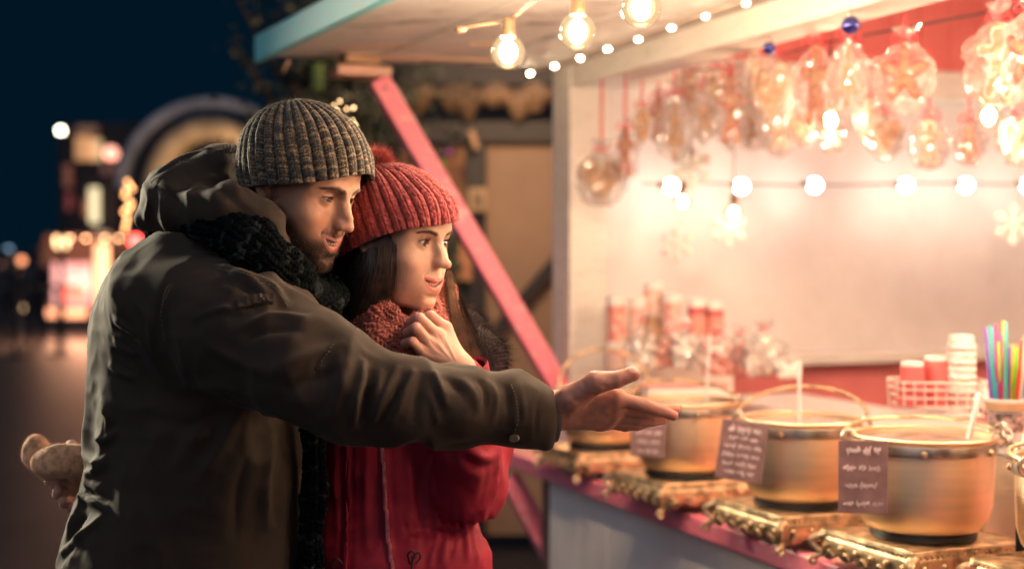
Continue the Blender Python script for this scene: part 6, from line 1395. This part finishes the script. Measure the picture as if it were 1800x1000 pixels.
# gathers at the waist
zz = V[:, 2]; wz = P(700, 932, 2.25)[2]; D_ += N * (np.sin(V[:, 0] * 420 + 3 * vnoise(V, 30)) * .0028 * np.exp(-((zz - wz) / .022) ** 2) * (V[:, 0] > P(715, 0, 2.3)[0]) - .007 * np.exp(-((zz - wz) / .008) ** 2) * (V[:, 0] > P(715, 0, 2.3)[0]))[:, None]
V = V + D_; V = smoothmesh(V, Q, 1, .3); coat2 = mesh_obj('coat', V - fb, Q, COAT_R, wom, True); cv2, cn2 = V, vnormals(V, Q)
seam('seam_stitching', [(601, 775), (599, 860), (598, 995)], coat2, V=cv2, N=cn2, mat=PLUM, base=fb, step=.004, w=.0005)
def strip(name, px, w, th, mat, par, V, N, base, lift=.001):
    sp = spline(surf_pts(V, px, rad=5), 40); m = MB(); rows = []
    for i, a in enumerate(sp):
        j = np.argmin(((V - a) ** 2).sum(1)); nn = N[j]; t = sp[min(i + 1, 39)] - sp[max(i - 1, 0)]; s_ = np.cross(t, nn); s_ /= np.linalg.norm(s_); a = V[j] * .5 + a * .5
        rows += [a - s_ * w / 2 - nn * .002, a - s_ * w / 2 + nn * (lift + th * .6), a + nn * (lift + th), a + s_ * w / 2 + nn * (lift + th * .6), a + s_ * w / 2 - nn * .002]
    m.raw(rows, [(i * 5 + k, i * 5 + k + 1, i * 5 + k + 6, i * 5 + k + 5) for i in range(39) for k in range(4)]); return _sh(m, name, mat, par, base)
strip('zip', [(672, 775), (677, 850), (684, 930), (690, 998)], .0055, .0020, ZIP, coat2, cv2, cn2, fb)
strip('zip_flap', [(606, 775), (604, 860), (604, 930), (606, 998)], .007, .002, COAT_R, coat2, cv2, cn2, fb)
# cuff with its snap, bulky against the wrist
cc = P(824, 668, 2.205); ax = P(812, 640, 2.20) - P(828, 700, 2.22); ax /= np.linalg.norm(ax); uu = np.cross(ax, [0, 1, 0]); uu /= np.linalg.norm(uu); vv_ = np.cross(uu, ax); Rm = np.stack([uu, -vv_, ax], 1)
MB().lathe([(.034, -.03), (.0355, .006), (.0365, .022), (.0355, .0245), (.0335, .022), (.031, -.02)], cc, 48, Rm, sx=1.0, sy=.85).obj('cuff', COAT_R, coat2, True).location = -fb
MB().lathe([(.0335, .000), (.0345, .0215), (.0325, .0215), (.029, -.02)], cc, 48, Rm, sx=.98, sy=.83).obj('cuff_lining', PLUM, coat2, True).location = -fb
ppp = P(839, 662, 2.168); R2 = np.array(Vector((.2, -1, .15)).to_track_quat('Z', 'Y').to_matrix())
_sh(MB().lathe([(.0001, 0), (.0065, 0), (.0068, .0012), (.005, .0024), (.0025, .0018), (.0001, .0016)], ppp, 20, R2), 'cuff_snap', STEEL, coat2, fb)
# drawcord bow and pull at the waist
for grp in (([P(720, 990, 2.205), P(717, 974, 2.19), P(724, 968, 2.185), P(729, 976, 2.19), P(722, 990, 2.20)], [P(727, 978, 2.19), P(735, 970, 2.19), P(739, 979, 2.20), P(731, 990, 2.20)], [P(726, 976, 2.19), P(722, 1010, 2.20)]), ([P(586, 1010, 2.25), P(584, 990, 2.24), P(592, 982, 2.235), P(600, 990, 2.24), P(602, 1010, 2.25)],)):
    m = MB()
    for pts in grp: m.tube(spline(pts, 24), .0017, 7)
    _sh(m, 'drawcord', CORD, coat2, fb)
# fur-edged hood lying on her shoulders
h = SD(); h.add(chain([P(596, 560, 2.45), P(650, 600, 2.52), P(760, 580, 2.52), P(812, 590, 2.43), P(842, 628, 2.35), P(846, 690, 2.30)], [.045, .05, .052, .040, .038, .034], .03), 0); h.add(ell(P(740, 610, 2.52), (.10, .06, .07)), .04)
V, Q = sculpt(h, (-.36, 2.28, 1.25), (.03, 2.62, 1.55), .006); V = smoothmesh(V, Q, 2); hd = mesh_obj('hood', V - fb, Q, FUR, coat2); N = vnormals(V, Q)
rs = np.random.RandomState(4); i = rs.choice(len(V), 45000); d = N[i] + rs.randn(len(i), 3) * .35 + [.1, 0, -.35]; d /= np.linalg.norm(d, axis=1)[:, None]
v, q = strands(V[i], d, .010 + .014 * rs.rand(len(i)), .0004, seg=3, bend=rs.randn(len(i), 3) * .3 + [0, 0, -.3], rs=rs); mesh_obj('fur_trim', v - fb, q, FUR, hd, False)
# scarf
knit_tube('scarf', wom, fb, [P(775, 520, 2.36), P(772, 560, 2.28), P(735, 592, 2.235), P(688, 580, 2.225), P(655, 560, 2.25), P(650, 545, 2.33), P(690, 530, 2.42), P(750, 515, 2.42)], [.028, .030, .034, .036, .032, .028], [(0, -1, 0), (0, -1, .3)], col_scarf, 12, 62, 130, .0024, .0042, 3, .55, 2500, close=True)
knit_tube('scarf_wrap', wom, fb, [P(770, 570, 2.29), P(745, 625, 2.22), P(705, 628, 2.205), P(665, 606, 2.215), P(636, 598, 2.26), P(640, 580, 2.36), P(700, 560, 2.44), P(765, 540, 2.40)], [.030, .036, .038, .038, .034, .03], [(0, -1, 0), (0, -1, .3)], col_scarf, 12, 66, 130, .0024, .0042, 5, .55, 2500, close=True)
JEANS_W = pmat('dark_leggings', (.02, .022, .03), .85, var=.2, vs=30)
s = SD(); s.add(ell(pel, (.145, .135, .13)), 0)
for x in (-.08, .08): s.add(chain([pel + [x, 0, -.04], pel + [x, -.01, -.42], pel + [x * .9, .02, -.80]], [.095, .066, .05], .02), .03)
V, Q = sculpt(lambda p: np.maximum(s(p), .10 - p[:, 2]), (-.38, 2.2, .08), (0.0, 2.56, 1.10), .012); mesh_obj('trousers', smoothmesh(V, Q, 1) - fb, Q, JEANS_W, wom)
for x in (-.08, .08):
    b_ = SD(); t_ = pel + [x * .95, .02, 0]; t_[2] = 0; b_.add(chain([t_ + [0, 0, .22], t_ + [0, 0, .05]], [.058, .048]), 0); b_.add(ell(t_ + [x * .2, -.07, .04], (.045, .11, .045)), .03)
    V, Q = sculpt(lambda p: np.maximum(b_(p), -p[:, 2]), t_ - [.1, .22, .02], t_ + [.1, .1, .32], .008); mesh_obj('boot', V - fb, Q, LEATH, wom)
# --- the two cream mittens in her hand
WOOL = pmat('cream_wool', (.78, .43, .23), .9, var=.2, vs=80, sheen=.4, spec=.1)
for k, (pts, r, lab) in enumerate((([P(62, 782, 2.385), P(66, 800, 2.385), P(90, 818, 2.385), P(135, 832, 2.40)], [.017, .020, .020, .018], 'cream fuzzy mitten farther left, tip pointing up, behind the man'),
                                  ([P(72, 812, 2.355), P(100, 810, 2.345), P(130, 812, 2.35), P(165, 815, 2.37)], [.018, .023, .024, .020], 'cream fuzzy mitten folded over the other, nearest the coat'))):
    s = chain(pts, r, .02); V, Q = sculpt(s, np.min(pts, 0) - .05, np.max(pts, 0) + .05, .0022); V = smoothmesh(V, Q, 2); N = vnormals(V, Q); V = V + N * ((vnoise(V, 60) - .5) * .005)[:, None]
    base = pts[1]; mt = mesh_obj('mitten', V - base, Q, WOOL, None, True, loc=base); tag(mt, lab, 'mitten', 'pair of cream mittens')
    rs = np.random.RandomState(k); i = rs.choice(len(V), 6000); d = N[i] + rs.randn(len(i), 3) * .6; d /= np.linalg.norm(d, axis=1)[:, None]
    v, q = strands(V[i], d, .002 + .004 * rs.rand(len(i)), .00025, seg=2, rs=rs); mesh_obj('wool_fuzz', v - base, q, WOOL, mt, False)
